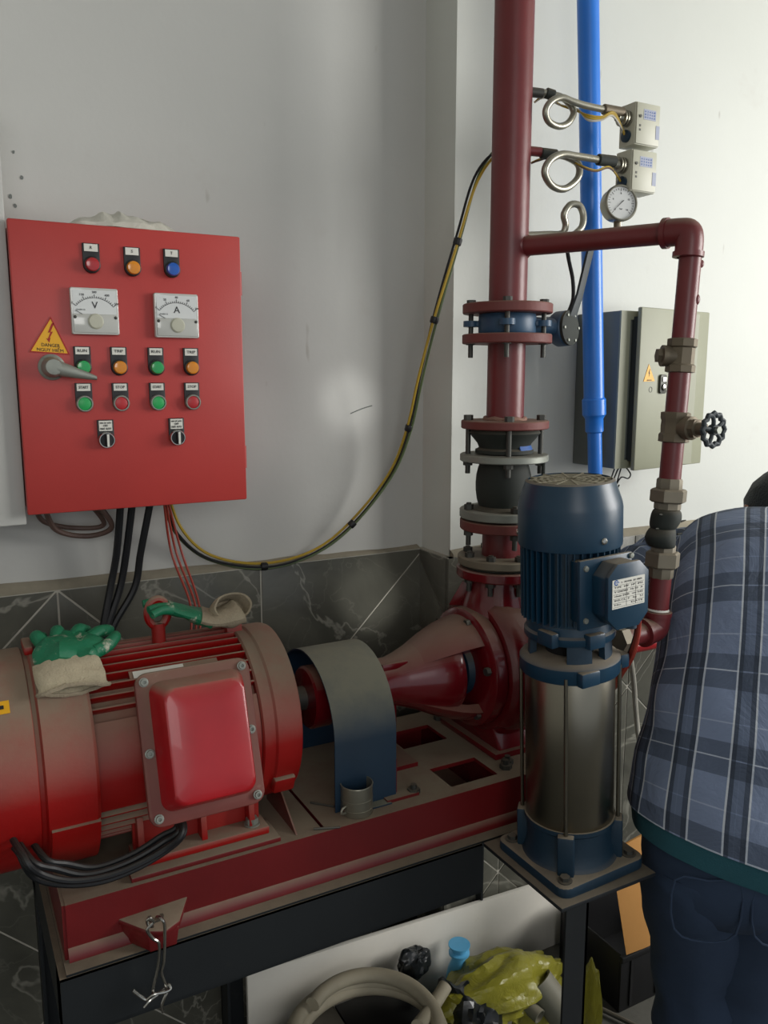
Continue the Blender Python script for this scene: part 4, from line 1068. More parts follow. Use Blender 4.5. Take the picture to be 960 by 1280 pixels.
    cable('drop_cable', [P(707, 300, Y=1.425), P(711, 325, Y=1.425), P(716, 350, Y=1.42), P(716, 375, Y=1.415), P(708, 396, Y=1.42)], .0042, 'black_cable', 'short dark cable hanging beside the lever handle of the blue valve')
pigtails()

# ================================================================== BLUE PVC PIPE
def pvc():
    Y = 1.505
    t = thing('blue_pipe', 'bright blue plastic pipe with a socket, running down the bright wall behind the riser', 'pipe', (1.38, Y, 1.52))
    top, mid, low = P(735, 0, Y=Y), P(742.5, 505, Y=Y), P(744, 592, Y=Y)
    d = (top - mid).normalized()
    obj('upper_pipe', MB().cyl(mid, top + d * .85, .0240, n=28), 'blue_pvc', t)
    s0 = P(743, 537, Y=Y); d2 = (s0 - low).normalized()
    obj('reducing_socket', MB().lathe([(.0175, 0), (.0215, .004), (.0215, .034), (.0250, .040), (.0280, .044), (.0280, .080), (.0247, .084)], s0 - d * .008, d, 28), 'blue_pvc', t)
    foot = s0 - d2 * ((s0.z - 1.10) / d2.z)
    obj('lower_pipe', MB().cyl(foot, s0 + d * .01, .0172, n=24), 'blue_pvc', t)
    obj('elbow', MB().tube([foot + V((0, 0, .03)), foot, foot + V((.012, .002, -.018)), foot + V((.04, .004, -.022))], .0215, n=20, k=5), 'blue_pvc', t)
    obj('branch_pipe', MB().cyl(foot + V((.03, .004, -.022)), foot + V((.9, .06, -.022)), .0172, n=20), 'blue_pvc', t)
pvc()

# ================================================================== GREY CABINET ON THE RIGHT WALL
def grey_cabinet():
    x0, x1, yf, z0, z1 = 1.4375, 1.700, 1.484, 1.337, 1.711
    t = thing('wall_enclosure', 'grey green wall enclosure with its door ajar, behind the thin red pipe', 'enclosure', (1.6, WR, z0))
    obj('cabinet_body', MB().bb(x0, x1, yf, WR - .001, z0, z1, .002), 'grey_dark', t)
    obj('front_frame', MB().bb(x0, x0 + .03, yf - .006, yf, z0, z1).bb(x1 - .03, x1, yf - .006, yf, z0, z1).bb(x0 + .03, x1 - .03, yf - .006, yf, z1 - .02, z1).bb(x0 + .03, x1 - .03, yf - .006, yf, z0, z0 + .02), 'grey_steel', t)
    H = V((1.762, 1.500, 0)); Lf = V((1.476, 1.452, 0)); dx = (Lf - H); Wd = dx.length; dx.normalize(); n = V((dx.y, -dx.x, 0))
    if n.y > 0: n = -n
    rot = Matrix((-dx, -n, V((0, 0, 1)))).transposed()
    c = H + dx * (Wd / 2) + V((0, 0, (z0 + z1) / 2 + .002))
    dr = obj('door', MB().box(c - n * .006, (Wd, .012, z1 - z0 + .012), .003, rot), 'grey_steel', t)
    obj('gap_filler', MB().box(c - n * .020, (Wd - .012, .017, z1 - z0 - .03), 0, rot), 'charcoal', t)  # dark slab behind the door: shade of the open gap put into its colour
    ux = -dx; uz = V((0, 0, 1))
    def on(px, py):  # point of the door face seen at that photo pixel
        r = (P(px, py, D=1.0) - V((0, 0, CAM_H))); o = V((0, 0, CAM_H)); k = (H - o).dot(n) / r.dot(n); return o + r * k
    tri = [on(811, 455), on(804, 477), on(818, 476.5)]
    s = obj('warning_sign', MB().prism([p + n * .0002 for p in tri], n * .0008), 'yellow', dr, label='small yellow warning triangle')
    b = on(811, 468)
    obj('logo_ring', MB().ring([(.0058, 0), (.0058, .0005), (.0068, .0005), (.0068, 0)], on(813, 487) + n * .0002, n, 20), 'ink', dr)
    obj('bolt_symbol', MB().prism([b + ux * x + uz * z + n * .0012 for x, z in ((.0016, .013), (-.003, .002), (0, .002), (-.001, -.006), (.003, .004), (.0005, .004), (.003, .013))], n * .0003).bb(b.x - .007, b.x + .007, b.y - .0035, b.y - .0022, b.z - .0145, b.z - .0125), 'ink', dr)
    k = on(827, 480)
    lk = obj('lock', MB().prism([k + ux * x + uz * z for x, z in rrect(.026, .046, .006)], n * .006, .001), 'dark_steel', dr)
    obj('lock_insert', MB().lathe([(.008, 0), (.008, .004), (.003, .006)], k + n * .006 - uz * .008, n, 16).box(k + n * .007 + uz * .011 , (.014, .003, .010), 0, rot), 'chrome', lk)
    # wire loops below
    base = V((1.50, 1.56, z0 + .002))
    loops = [((769, 588), (763, 602), (764, 617), (770, 612)), ((774, 588), (767, 600), (765, 614), (772, 610)), ((780, 588), (788, 592), (785, 598), (776, 597), (768, 612), (764, 622)), ((777, 588), (771, 604), (768, 618), (774, 606))]
    wb = thing('wire_bundle', 'thin black wires hanging in loops below the grey green wall enclosure', 'wires', tuple(base))
    for i, l_ in enumerate(loops):
        pts = [P(x, y, Y=1.52 + .006 * i) for x, y in l_]
        pts[0].z = z0 - .001
        obj('wire', MB().tube(pts, .0018, n=6, k=8), 'black_cable', wb)
grey_cabinet()

# ================================================================== VERTICAL MULTISTAGE PUMP
def vpump():
    bx, by, bz = .984, 1.083, DK + .008
    t = thing('vertical_pump', 'navy and stainless steel vertical pump standing on the black plate in front', 'pump', (bx, by, bz))
    def L(prof, n=56): return MB().lathe([(r, z - 0) for r, z in prof], (bx, by, 0), (0, 0, 1), n)
    Q = lambda x, y, z: V((bx + x, by + y, z))
    # foot casting
    obj('base_plate', MB().prism([Q(x, y, bz) for x, y in rrect(.196, .196, .02, 4)], (0, 0, .022), .004), 'cast_navy', t)
    obj('base_casting', L([(.088, bz + .021), (.083, bz + .03), (.078, bz + .05), (.078, bz + .085), (.083, bz + .09), (.083, bz + .098), (.07, bz + .099)]), 'cast_navy', t)
    for i in range(4):
        a = PI / 4 + i * PI / 2; c = Q(math.cos(a) * .0865, math.sin(a) * .0865, 0); ax_ = V((math.cos(a), math.sin(a), 0))
        rot = Matrix((ax_, V((-ax_.y, ax_.x, 0)), V((0, 0, 1)))).transposed()
        obj('tie_rod_boss', MB().box(c + V((0, 0, bz + .058)) - ax_ * .008, (.034, .030, .076), .004, rot), 'cast_navy', t)
        obj('tie_rod', MB().cyl(c + V((0, 0, bz + .09)), c + V((0, 0, 1.056)), .0036, n=10), 'steel', t)
        obj('bolt', MB().lathe([(.013, 0), (.013, .002)], c + ax_ * .020 + V((0, 0, bz + .022)), (0, 0, 1), 16).hexa(c + ax_ * .020 + V((0, 0, bz + .024)), (0, 0, 1), .009, .007), 'dark_steel', t)
    obj('sleeve', L([(.0785, bz + .095), (.0795, bz + .097), (.0795, 1.048), (.0785, 1.05)], 72), 'steel', t)
    # head
    obj('head_ring', L([(.07, 1.043), (.0865, 1.044), (.0885, 1.047), (.0885, 1.070), (.085, 1.074), (.062, 1.080)], 56), 'navy', t)
    obj('head_lug', MB().box(Q(-.03, -.082, 1.057), (.04, .016, .026), .003), 'navy', t)
    obj('head_lug', MB().box(Q(.078, -.038, 1.057), (.02, .04, .026), .003), 'navy', t)
    for a0, a1 in ((-2.35, -1.75), (-1.35, -.75), (.4, 1.1), (2.0, 2.8)):
        obj('lantern_wall', MB().ring([(.062, 1.074), (.074, 1.074), (.072, 1.112), (.060, 1.112)], (bx, by, 0), (0, 0, 1), 10, a0, a1, ref=(1, 0, 0)), 'cast_navy', t)
    obj('coupling', L([(.02, 1.07), (.042, 1.074), (.042, 1.11), (.02, 1.112)], 28), 'void', t)
    obj('motor_flange', L([(.055, 1.108), (.078, 1.109), (.080, 1.112), (.080, 1.122), (.076, 1.126), (.074, 1.14)], 56), 'navy', t)
    obj('flange_lug', MB().box(Q(-.012, -.076, 1.119), (.035, .018, .026), .003), 'navy', t)
    obj('flange_lug', MB().box(Q(-.074, -.03, 1.122), (.016, .04, .026), .003), 'navy', t)
    # motor
    obj('motor_body', L([(.073, 1.135), (.0735, 1.30)], 64), 'navy', t)
    for k in range(40):
        a = 2 * PI * k / 40; d = V((math.cos(a), math.sin(a), 0)); s_ = V((-d.y, d.x, 0))
        deg = math.degrees(a)
        if 238 < deg < 302: h0, h1 = 1.262, 1.285   # above the terminal box
        else: h0, h1 = 1.145, 1.285
        p = [Q(0, 0, h0) + d * .072 + s_ * .0018, Q(0, 0, h0) + d * .0855 + s_ * .0010, Q(0, 0, h0) + d * .0855 - s_ * .0010, Q(0, 0, h0) + d * .072 - s_ * .0018]
        obj('cooling_fin', MB().prism(p, (0, 0, h1 - h0)), 'navy', t)
    cw = obj('fan_cowl', L([(.080, 1.274), (.0885, 1.274), (.0892, 1.277), (.0892, 1.340), (.0872, 1.350), (.0760, 1.3838), (.071, 1.3865), (.071, 1.383), (0, 1.383)], 72), 'navy', t)
    mb = MB()
    for r_ in (.016, .027, .038, .049, .060): mb.ring([(r_ - .002, 1.383), (r_ + .002, 1.383), (r_ + .002, 1.386), (r_ - .002, 1.386)], (bx, by, 0), (0, 0, 1), 36)
    for k in range(12):
        a = k * PI / 6; d = V((math.cos(a), math.sin(a), 0)); s_ = V((-d.y, d.x, 0)); z = 1.3832
        mb.prism([Q(0, 0, z) + d * .012 + s_ * .0018, Q(0, 0, z) + d * .0712 + s_ * .0018, Q(0, 0, z) + d * .0712 - s_ * .0018, Q(0, 0, z) + d * .012 - s_ * .0018], (0, 0, .0034))
    obj('fan_grille', mb, 'fan_dust', cw, label='dusty round fan grille')
    for a in (-1.62, .4, 2.4): 
        d = V((math.cos(a), math.sin(a), 0))
        obj('screw', MB().lathe([(.0058, 0), (.0058, .0012), (.0045, .003), (0, .0038)], Q(0, 0, 1.292) + d * .089, d, 14), 'chrome', cw)
    # terminal box facing the camera side (-Y)
    tb = obj('terminal_box', MB().bb(bx - .052, bx + .050, by - .090, by - .060, 1.158, 1.262, .004).bb(bx - .062, bx + .052, by - .096, by - .088, 1.150, 1.268, .002), 'navy', t)
    x0, x1, z0, z1, c = bx - .037, bx + .047, 1.157, 1.263, .022
    oc = [(x0 + c, z0), (x1 - c, z0), (x1, z0 + c), (x1, z1 - c), (x1 - c, z1), (x0 + c, z1), (x0, z1 - c), (x0, z0 + c)]
    oc2 = [(x0 + c - .004, z0 - .002), (x1 - c + .004, z0 - .002), (x1 + .002, z0 + c - .004), (x1 + .002, z1 - c + .004), (x1 - c + .004, z1 + .002), (x0 + c - .004, z1 + .002), (x0 - .002, z1 - c + .004), (x0 - .002, z0 + c - .004)]
    obj('box_housing', MB().prism([(x, by - .096, z) for x, z in oc], (0, -.032, 0), .002), 'navy', tb)
    cv = obj('box_cover', MB().prism([(x, by - .128, z) for x, z in oc2], (0, -.008, 0), .0015), 'navy', tb)
    yy = by - .136
    for x, z in ((bx - .050, 1.254), (bx - .050, 1.166), (bx + .049, 1.262)): obj('screw', MB().lathe([(.0052, 0), (.0045, .003), (0, .0036)], (x, by - .096, z), (0, -1, 0), 14), 'zinc', tb)
    obj('rating_plate', MB().bb(x0 + .006, x1 - .008, yy - .001, yy, 1.192, 1.240), 'label_white', tb, label='white printed rating plate')
    mk = MB(); xa, xb = x0 + .008, x1 - .010
    rows = ['3~  MOTOR   IEC 60034', 'TYPE   kW   HP   IP55', 'V 220/380   Hz 50   A', 'r/min 2900   cos 0.82', 'INS.CL. F   kg   S1', 'No.       DATE']
    for i, rw in enumerate(rows): mk.text(rw, .0042, (xa + .002 + (.014 if i < 1 else 0), yy - .0012, 1.2345 - i * .0072), align='LEFT', depth=.0002, width=(xb - xa) * (.68 if i < 1 else .93))
    for z in (1.2305, 1.223, 1.2158, 1.2086, 1.2014, 1.1945): mk.bb(xa, xb, yy - .0013, yy - .001, z - .0002, z + .0002)
    mk.bb(xa + .028, xa + .0284, yy - .0013, yy - .001, 1.1945, 1.2305); mk.bb(xa + .048, xa + .0484, yy - .0013, yy - .001, 1.1945, 1.2305)
    obj('rating_print', mk, 'ink', tb, smooth=0)
    obj('rating_emblem', MB().ring([(.0028, 0), (.0028, .0004), (.0046, .0004), (.0046, 0)], (xa + .006, yy - .001, 1.2355), (0, -1, 0), 20, .5, 5.6).bb(xa + .004, xa + .012, yy - .0014, yy - .001, 1.2348, 1.2362), 'ink_blue', tb)
    obj('cable_entry', MB().cyl((x1 - .012, by - .11, z0 + .008), (x1 - .012, by - .11, z0 - .014), .011, n=16), 'cast_navy', tb)
    # lean of the whole pump as photographed
    t.rotation_euler = (0, math.radians(-2.6), 0)
    t.location.z -= 0.0
    # cable bundle at its right side
    wb = thing('wire_bundle', 'bundle of red and black leads hanging from the blue pump motor beside the sleeve', 'wires', tuple(P(800, 768, Y=.985)))
    for i, (m, dx) in enumerate((('wire_red', 0), ('wire_red', 2), ('wire_red', 4), ('black_cable', 6), ('wire_red', -2))):
        obj('wire', MB().tube([P(800 - abs(dx) * .3, 768, Y=.985 + i * .004), P(797 - dx * .4, 795, Y=1.0 + i * .004), P(789 - dx * .8, 822, Y=1.03 + i * .004), P(776 - dx * 1.1, 842, Y=1.07 + i * .004), P(768 - dx, 858, Y=1.13), P(762 - dx, 862, Y=1.18)], .0036 if m == 'wire_red' else .0045, n=6, k=8), m, wb)
vpump()

# ================================================================== SMALL THINGS ON THE MACHINE
def on_motor(x, a, r): return V((x, AY - math.sin(a) * r, AZ + math.cos(a) * r))
def glove1():
    """green palmed work glove lying over the cowl and frame, knit cuff hanging to the front"""
    t = thing('work_glove', 'work glove with green rubber palm and pale knit cuff, left on the motor', 'glove', tuple(on_motor(.16, .5, .19)), 'work gloves')
    def base_r(x): return .1835 if .094 < x < .186 else (.179 if x <= .094 else .165)
    def pt(x, a, h): return on_motor(x, a, .1835 + h)
    # cuff
    R = []
    for i in range(9):
        f = i / 8; a = .735 - f * .295; w = .049 + .003 * math.sin(f * 3) + (.004 if i == 0 else 0)
        xc = .158 - f * .004
        ring = []
        for j in range(28):
            q = 2 * PI * j / 28; rib = .0012 * math.cos(j * PI)
            open_ = .017 if i == 0 else .013 + .003 * f
            h = .0125 + math.sin(q) * (open_ * .62 + rib) + (.004 * mnoise.noise(V((math.cos(q) * 2, f * 4, 1))))
            ring.append(pt(xc + math.cos(q) * w, a + .015 * math.sin(3 * q), max(.0006, h)))
        R.append(ring)
    obj('cuff', MB().rings(R, cap0=False), 'glove_white', t)
    inner = [[p + (V((.158, AY, AZ)) - V((.158, AY, AZ))) for p in R[0]], ]
    obj('cuff_lip', MB().tube(R[0], .0032, n=6, k=1, closed=True), 'glove_dirty', t)
    # palm
    R = []
    for i in range(12):
        f = i / 11; a = .46 - f * .36
        w = .046 + .012 * math.sin(f * PI) - .004 * f; xc = .156 + .018 * f
        ring = []
        for j in range(24):
            q = 2 * PI * j / 24
            h = .012 + math.sin(q) * (.0115 + .006 * math.sin(f * PI)) + (.009 * mnoise.noise(V((math.cos(q) * 2.2 + 3, f * 3.2, 6))) if math.sin(q) > 0 else 0)
            ring.append(pt(xc + math.cos(q) * w, a + .04 * math.cos(q) * f, max(.0006, h)))
        R.append(ring)
    obj('palm', MB().rings(R), 'glove_green', t)
    fs = [[(.128, .16, .012), (.120, .08, .020), (.122, .0, .014), (.132, -.06, .010)], [(.150, .13, .013), (.152, .04, .022), (.158, -.05, .012), (.160, -.12, .010)],
          [(.176, .13, .013), (.186, .05, .020), (.196, -.03, .014), (.203, -.09, .010)], [(.200, .17, .012), (.216, .11, .016), (.230, .06, .014), (.238, .03, .010)], [(.200, .38, .012), (.222, .33, .014), (.236, .26, .017), (.240, .20, .014)]]
    for i, f in enumerate(fs):
        obj('finger' if i < 4 else 'thumb', MB().tube([pt(*q) for q in f], .0125, n=12, k=5, r1=.0085), 'glove_green', t)
glove1()
def glove2():
    t = thing('work_glove', 'dirty white work glove with gaping cuff beside the lifting eye on the motor', 'glove', tuple(on_motor(.36, .05, .17)), 'work gloves')
    Y = AY - .015
    # folded hand part towards the lifting eye
    c = [P(208, 758, Y=Y), P(226, 764, Y=Y), P(246, 769, Y=Y), P(264, 774, Y=Y - .005)]
    for p in c: p.z = max(p.z, AZ + .1665 + .008)
    def tubeflat(pts, rw, rh, m, name, n=20):
        cc = crom(pts, 5); R = []; mm = len(cc)
        for i, p in enumerate(cc):
            tt = (cc[min(i + 1, mm - 1)] - cc[max(i - 1, 0)]).normalized(); s_ = V((0, 0, 1)).cross(tt).normalized(); u_ = tt.cross(s_); f = i / (mm - 1)
            w = rw(f); h = rh(f)
            R.append([p + s_ * math.cos(2 * PI * j / n) * w + u_ * math.sin(2 * PI * j / n) * h * (1 + .35 * mnoise.noise(V((f * 4, j * .5, 2)))) for j in range(n)])
        return obj(name, MB().rings(R), m, t)
    tubeflat(c, lambda f: .030 + .012 * f, lambda f: .010 + .004 * f, 'glove_green', 'green_fingers')
    for k, dy in enumerate((-.028, -.008, .014, .030)):
        q = [c[0] + V((.004, dy * .8, -.001)), c[0] + V((-.016, dy, .002)), c[0] + V((-.034, dy * 1.15 - .004, -.002 + .003 * (k % 2)))]
        obj('finger', MB().tube(q, .0095, n=12, k=5, r1=.007), 'glove_green', t)
    c2 = [P(250, 769, Y=Y - .003), P(268, 772, Y=Y - .008), P(286, 768, Y=Y - .012), P(296, 764, Y=Y - .012)]
    tubeflat(c2, lambda f: .040 + .006 * f, lambda f: .012 + .010 * f, 'glove_dirty', 'glove_back')
    # cuff: rolled open ring
    cc = P(289, 760, Y=Y - .014); n = V((.15, -.86, .50)).normalized(); u, v, _ = basis(n)
    R = []
    for i, (k, dd, w) in enumerate(((1.0, -.022, .96), (1.06, -.008, 1.0), (1.08, .006, 1.0), (1.02, .014, 1.0), (.92, .012, 1.0), (.86, .0, 1.0), (.80, -.016, 1.0))):
        ring = []
        for j in range(32):
            a = 2 * PI * j / 32; rr = 1 + .10 * mnoise.noise(V((math.cos(a) * 1.5, math.sin(a) * 1.5, i * .2)))
            ring.append(cc + (u * math.cos(a) * .037 + v * math.sin(a) * .0235) * k * rr + n * dd)
        R.append(ring)
    obj('cuff', MB().rings(R, cap0=True, cap1=True), 'glove_dirty', t)
glove2()

def mug():
    c = P(446, 1014, Z=BT); c.z = BT
    t = thing('tin_cup', 'small dull steel cup standing on the dusty baseplate in front of the navy guard', 'cup', tuple(c))
    r, h = .0300, .058
    obj('cup_body', MB().lathe([(0, .0005), (r - .001, .0005), (r, .002), (r, h - .002), (r + .0012, h - .001), (r + .0008, h), (r - .0012, h), (r - .0015, h - .003), (r - .0015, .003), (0, .003)], c, (0, 0, 1), 40), 'pigtail', t)
    for z in (.012, .030): obj('seam_ring', MB().ring([(r - .0005, z), (r + .0006, z + .0006), (r - .0005, z + .0012)], c, (0, 0, 1), 36), 'pigtail', t)
    d = V((-.75, -.3, 0)).normalized()
    obj('cup_handle', MB().tube([c + d * r + V((0, 0, .022)), c + d * (r + .010) + V((0, 0, .021)), c + d * (r + .012) + V((0, 0, .013)), c + d * (r + .001) + V((0, 0, .010))], .0022, n=8, k=5), 'pigtail', t)
mug()
for i, (a, b) in enumerate((((470, 999), (499, 988)), ((392, 1036), (425, 1034)), ((388, 1003), (418, 1008)))):
    p, q = P(a[0], a[1], Z=BT + .0025), P(b[0], b[1], Z=BT + .0025)
    tag(obj('steel_rod', MB().cyl(p, q, .0022, n=8), 'dark_steel'), ('short thin steel rod lying right of the tin cup', 'short thin steel rod lying in front of the tin cup', 'short thin steel rod lying left of the tin cup')[i], 'rod', 'steel rods on the baseplate')

# black cable coil under the motor
def cable_coil():
    t = thing('cable_coil', 'loops of black cable slung under the left end of the motor', 'cable', (.2, 1.2, .75))
    shapes = [[(30, 1072), (52, 1093), (95, 1101), (150, 1090), (205, 1062), (228, 1036)], [(38, 1074), (70, 1086), (110, 1093), (160, 1078), (205, 1052), (224, 1034)], [(55, 1072), (85, 1080), (120, 1084), (165, 1068), (200, 1046), (222, 1030)], [(26, 1070), (45, 1098), (90, 1106), (140, 1098), (195, 1072), (230, 1040)]]
    for i, s_ in enumerate(shapes):
        f = [P(x, y, Y=1.215 + .012 * i) for x, y in s_]
        back = [V((f[-1].x - .01, 1.32, f[-1].z + .01)), V(((f[0].x + f[-1].x) / 2, 1.40, f[0].z + .015)), V((f[0].x - .005, 1.33, f[0].z + .01))]
        obj('cable_loop', MB().tube(f + back, .0052, n=9, k=7, closed=True), 'black_cable', t)
cable_coil()

# bent wire hook hanging from the foundation lug
def wire_hook():
    t = thing('wire_hook', 'bent shiny wire hook hanging from the bolt hole of the red foot lug', 'wire', tuple(P(195, 1155, Y=1.18)))
    Y = 1.176
    f = lambda L: [P(x, y, Y=Y + dy) for x, y, dy in L]
    a = f([(191, 1158, .006), (186, 1157, .0), (184, 1151, -.004), (188, 1148, -.006), (192, 1152, -.004), (188, 1157, -.004), (184, 1163, -.004), (191, 1173, -.003), (199, 1180, -.003), (198, 1205, -.002), (192, 1232, 0), (191, 1240, .002)])
    b = f([(193, 1150, .02), (197, 1146, .006), (203, 1150, -.006), (206, 1160, -.006), (205, 1200, -.004), (202, 1215, -.002), (207, 1230, 0), (209, 1240, .002)])
    obj('wire_leg', MB().tube(a, .0025, n=8, k=5), 'chrome', t)
    obj('wire_leg', MB().tube(b, .0025, n=8, k=5), 'chrome', t)
    c = f([(166, 1238, .006), (176, 1246, .004), (183, 1249, .002), (192, 1243, -.003), (206, 1240, -.004), (213, 1236, -.002), (211, 1231, .002), (205, 1236, .004), (196, 1244, .003), (188, 1250, 0), (180, 1259, 0)])
    obj('twisted_end', MB().tube(c, .0025, n=8, k=5), 'chrome', t)
    obj('twisted_end', MB().tube(f([(209, 1240, .002), (205, 1248, 0), (202, 1257, 0), (204, 1265, 0)]), .0025, n=8, k=5), 'chrome', t)
wire_hook()

# ================================================================== THINGS ON THE FLOOR UNDER THE STAND
BA, BB = P(309, 1219, Y=1.585), P(653, 1111, Y=1.585)
mb = MB().prism([(BA.x, 1.585, 0), (1.52, 1.585, 0), (1.52, 1.585, .196), (BA.x, 1.585, BA.z)], (0, .012, 0), .001)
tag(obj('white_board', mb, 'board'), 'low white board standing on edge on the floor behind the hose coil', 'board')
def low_box():
    t = thing('wooden_box', 'low dusty grey brown box on the floor under the hose coil', 'box', (.73, 1.40, 0))
    x0, x1, y0, y1, h = .535, .88, 1.24, 1.545, .118
    obj('box_side', MB().bb(x0, x1, y0, y0 + .010, 0, h - .008, .001), 'box_board', t)
    obj('box_side', MB().bb(x0, x1, y1 - .010, y1, 0, h - .008, .001), 'box_board', t)
    obj('box_end', MB().bb(x0, x0 + .010, y0 + .0102, y1 - .0102, 0, h - .008, .001), 'box_board', t)
    obj('box_end', MB().bb(x1 - .010, x1, y0 + .0102, y1 - .0102, 0, h - .008, .001), 'box_board', t)
    obj('lid_board', MB().bb(x0 - .004, .707, y0 - .004, y1 + .004, h - .0078, h, .001), 'box_board', t)
    obj('lid_board', MB().bb(.711, x1 + .004, y0 - .004, y1 + .004, h - .0078, h - .001, .001), 'black', t)
low_box()
def hose():
    t = thing('hose_coil', 'coil of dirty grey hose lying on a low box against the white board', 'hose', (.735, 1.39, .12))
    pts = []; N = 110; turns = 3.3; hr = .0165
    for i in range(N + 1):
        a = 2 * PI * turns * i / N + .4; k = i / N
        rx = .176 - .030 * k + .012 * math.sin(3.1 * k * turns + 1); ry = .150 - .022 * k + .010 * math.cos(2.3 * k * turns)
        z = .118 + hr + .001 + .052 * k + .016 * (math.sin(a) * .5 + .5) + .006 * mnoise.noise(V((a * .4, 5, 1)))
        pts.append(V((.712 + math.cos(a) * rx + .008 * math.sin(k * 9), 1.385 + math.sin(a) * ry, z)))
    obj('hose', MB().tube(pts, hr, n=12, k=3), 'hose', t)
    e = [P(522, 1284, Z=.20), P(534, 1268, Z=.185), P(546, 1250, Z=.18), P(557, 1232, Z=.19)]
    obj('hose_end', MB().tube(e, .0155, n=14, k=4), 'hose', t)
hose()
def bag(name, c, s, seed, m, label, cat, **kw):
    o = obj(name, crumple(c, s, seed, **kw), m, smooth=24); return tag(o, label, cat)
bag('yellow_bag', (1.10, 1.43, .085), (.185, .085, .085), 4.4, 'bag_yellow', 'crumpled translucent yellow plastic bag on the floor in front of the white board', 'plastic bag', amp=.42, f=1.5, flat=.004, sub=5)
bag('yellow_bag', P(738, 1255, Y=1.20), (.010, .03, .10), 9.1, 'bag_yellow', 'thin scrap of yellow plastic bag just right of the black stand leg', 'plastic bag', amp=.3, f=2.2)
bag('black_bag', P(518, 1204, Y=1.535), (.040, .026, .040), 5.2, 'bag_black', 'tied top of a black plastic bag between hose coil and yellow bag', 'plastic bag', amp=.38, f=1.7)
bag('black_bag', (.975, 1.40, .075), (.065, .10, .080), 7.7, 'bag_black', 'dark crumpled plastic bag on the floor under the hose end', 'plastic bag', amp=.5, f=1.7, flat=.004)
def bottle():
    c = P(574, 1188, Y=1.53); t = thing('water_bottle', 'pale blue capped bottle neck poking out behind the yellow bag', 'bottle', (c.x, c.y, 0))
    obj('bottle_body', MB().lathe([(.030, 0), (.032, .006), (.032, c.z - .075), (.028, c.z - .05), (.018, c.z - .022), (.0165, c.z - .006)], (c.x, c.y, 0), (0, 0, 1), 28), 'bottle_blue', t)
    obj('cap', MB().lathe([(.026, -.008), (.026, -.003), (.0190, .000), (.0190, .012), (.027, .014), (.027, .018), (0, .018)], c, (0, 0, 1), 24), 'bottle_blue', t)
bottle()
for i, (a, za, b, zb_, r, lab) in enumerate((((672, 1226), .12, (706, 1272), .05, .038, 'largest dark grey pipe offcut, behind the stand leg'), ((652, 1250), .085, (675, 1271), .075, .017, 'short grey pipe offcut with its open end showing, below the yellow bag'), ((596, 1270), .05, (640, 1282), .045, .034, 'dark pipe offcut half under the yellow bag'))):
    p, q = P(*a, Z=za), P(*b, Z=zb_)
    mb = MB().ring([(r * .82, 0), (r, 0), (r, (q - p).length), (r * .82, (q - p).length)], p, q - p, 24)
    tag(obj('pipe_offcut', mb, 'pvc_grey'), lab, 'pipe offcut', 'pipe offcuts on the floor')
# dark crate and cardboard on the right
def card():
    Y = 1.36
    tl, tr_, br, bl = P(764, 1068, Y=Y), P(824, 1046, Y=Y), P(840, 1172, Y=Y - .05), P(783, 1194, Y=Y - .05)
    tl2 = bl + (tl - bl) * 1.5; tr2 = br + (P(812, 1045, Y=Y) - br) * 1.25
    mb = MB().prism([bl, br, br + (tr_ - br) * 1.10, bl + (tl - bl) * 1.02], (0.004, .006, 0), .0005)
    tag(obj('cardboard_sheet', mb, 'cardboard'), 'tan cardboard sheet leaning behind the black stand beside the dark trousers', 'cardboard')
    # dark crate under it
    c = thing('dark_crate', 'dark plastic crate on the floor behind the stand, carrying the tan cardboard', 'crate', (1.50, 1.36, 0))
    x0, x1, y0, y1, h = bl.x - .01, bl.x + .36, 1.315, 1.54, bl.z - .003
    obj('crate_front', MB().bb(x0, x1, y0, y0 + .006, 0, h, .002), 'black', c)
    obj('crate_back', MB().bb(x0, x1, y1 - .006, y1, 0, h, .002), 'black', c)
    obj('crate_side', MB().bb(x0, x0 + .006, y0 + .006, y1 - .006, 0, h, .002), 'black', c)
    obj('crate_side', MB().bb(x1 - .006, x1, y0 + .006, y1 - .006, 0, h, .002), 'black', c)
    obj('crate_bottom', MB().bb(x0 + .006, x1 - .006, y0 + .006, y1 - .006, 0, .006), 'black', c)
    for k in range(4): obj('rib', MB().bb(x0 + .03 + k * .09, x0 + .038 + k * .09, y0 - .004, y0, .01, h - .01), 'black', c)
    obj('rim', MB().bb(x0 - .004, x1 + .004, y0 - .008, y0 + .004, h - .016, h, .002), 'black', c)
card()
a, b = P(735, 1253, Z=.012), P(790, 1280, Z=.012)
tag(obj('steel_bar', MB().cyl(a, b + (b - a), .006, n=10), 'dark_steel'), 'thin dark metal bar lying on the floor right of the black stand leg', 'bar')
# red pipe, white hose and red-hot offcut seen between pump and person
a = P(775, 812, Y=1.50)
tag(obj('red_pipe', MB().cyl(a, a + V((.6, 0, 0)), .017, n=20), 'box_red'), 'bright red horizontal pipe stub low on the right wall behind the blue pump', 'pipe')
tag(obj('white_hose', MB().tube([P(788, 822, Y=1.52), P(792, 850, Y=1.53), P(795, 890, Y=1.55), P(800, 930, Y=1.56), P(812, 960, Y=1.57)], .007, n=10, k=6), 'wire_white'), 'thin white hose hanging below the red pipe stub, behind the blue pump', 'hose')

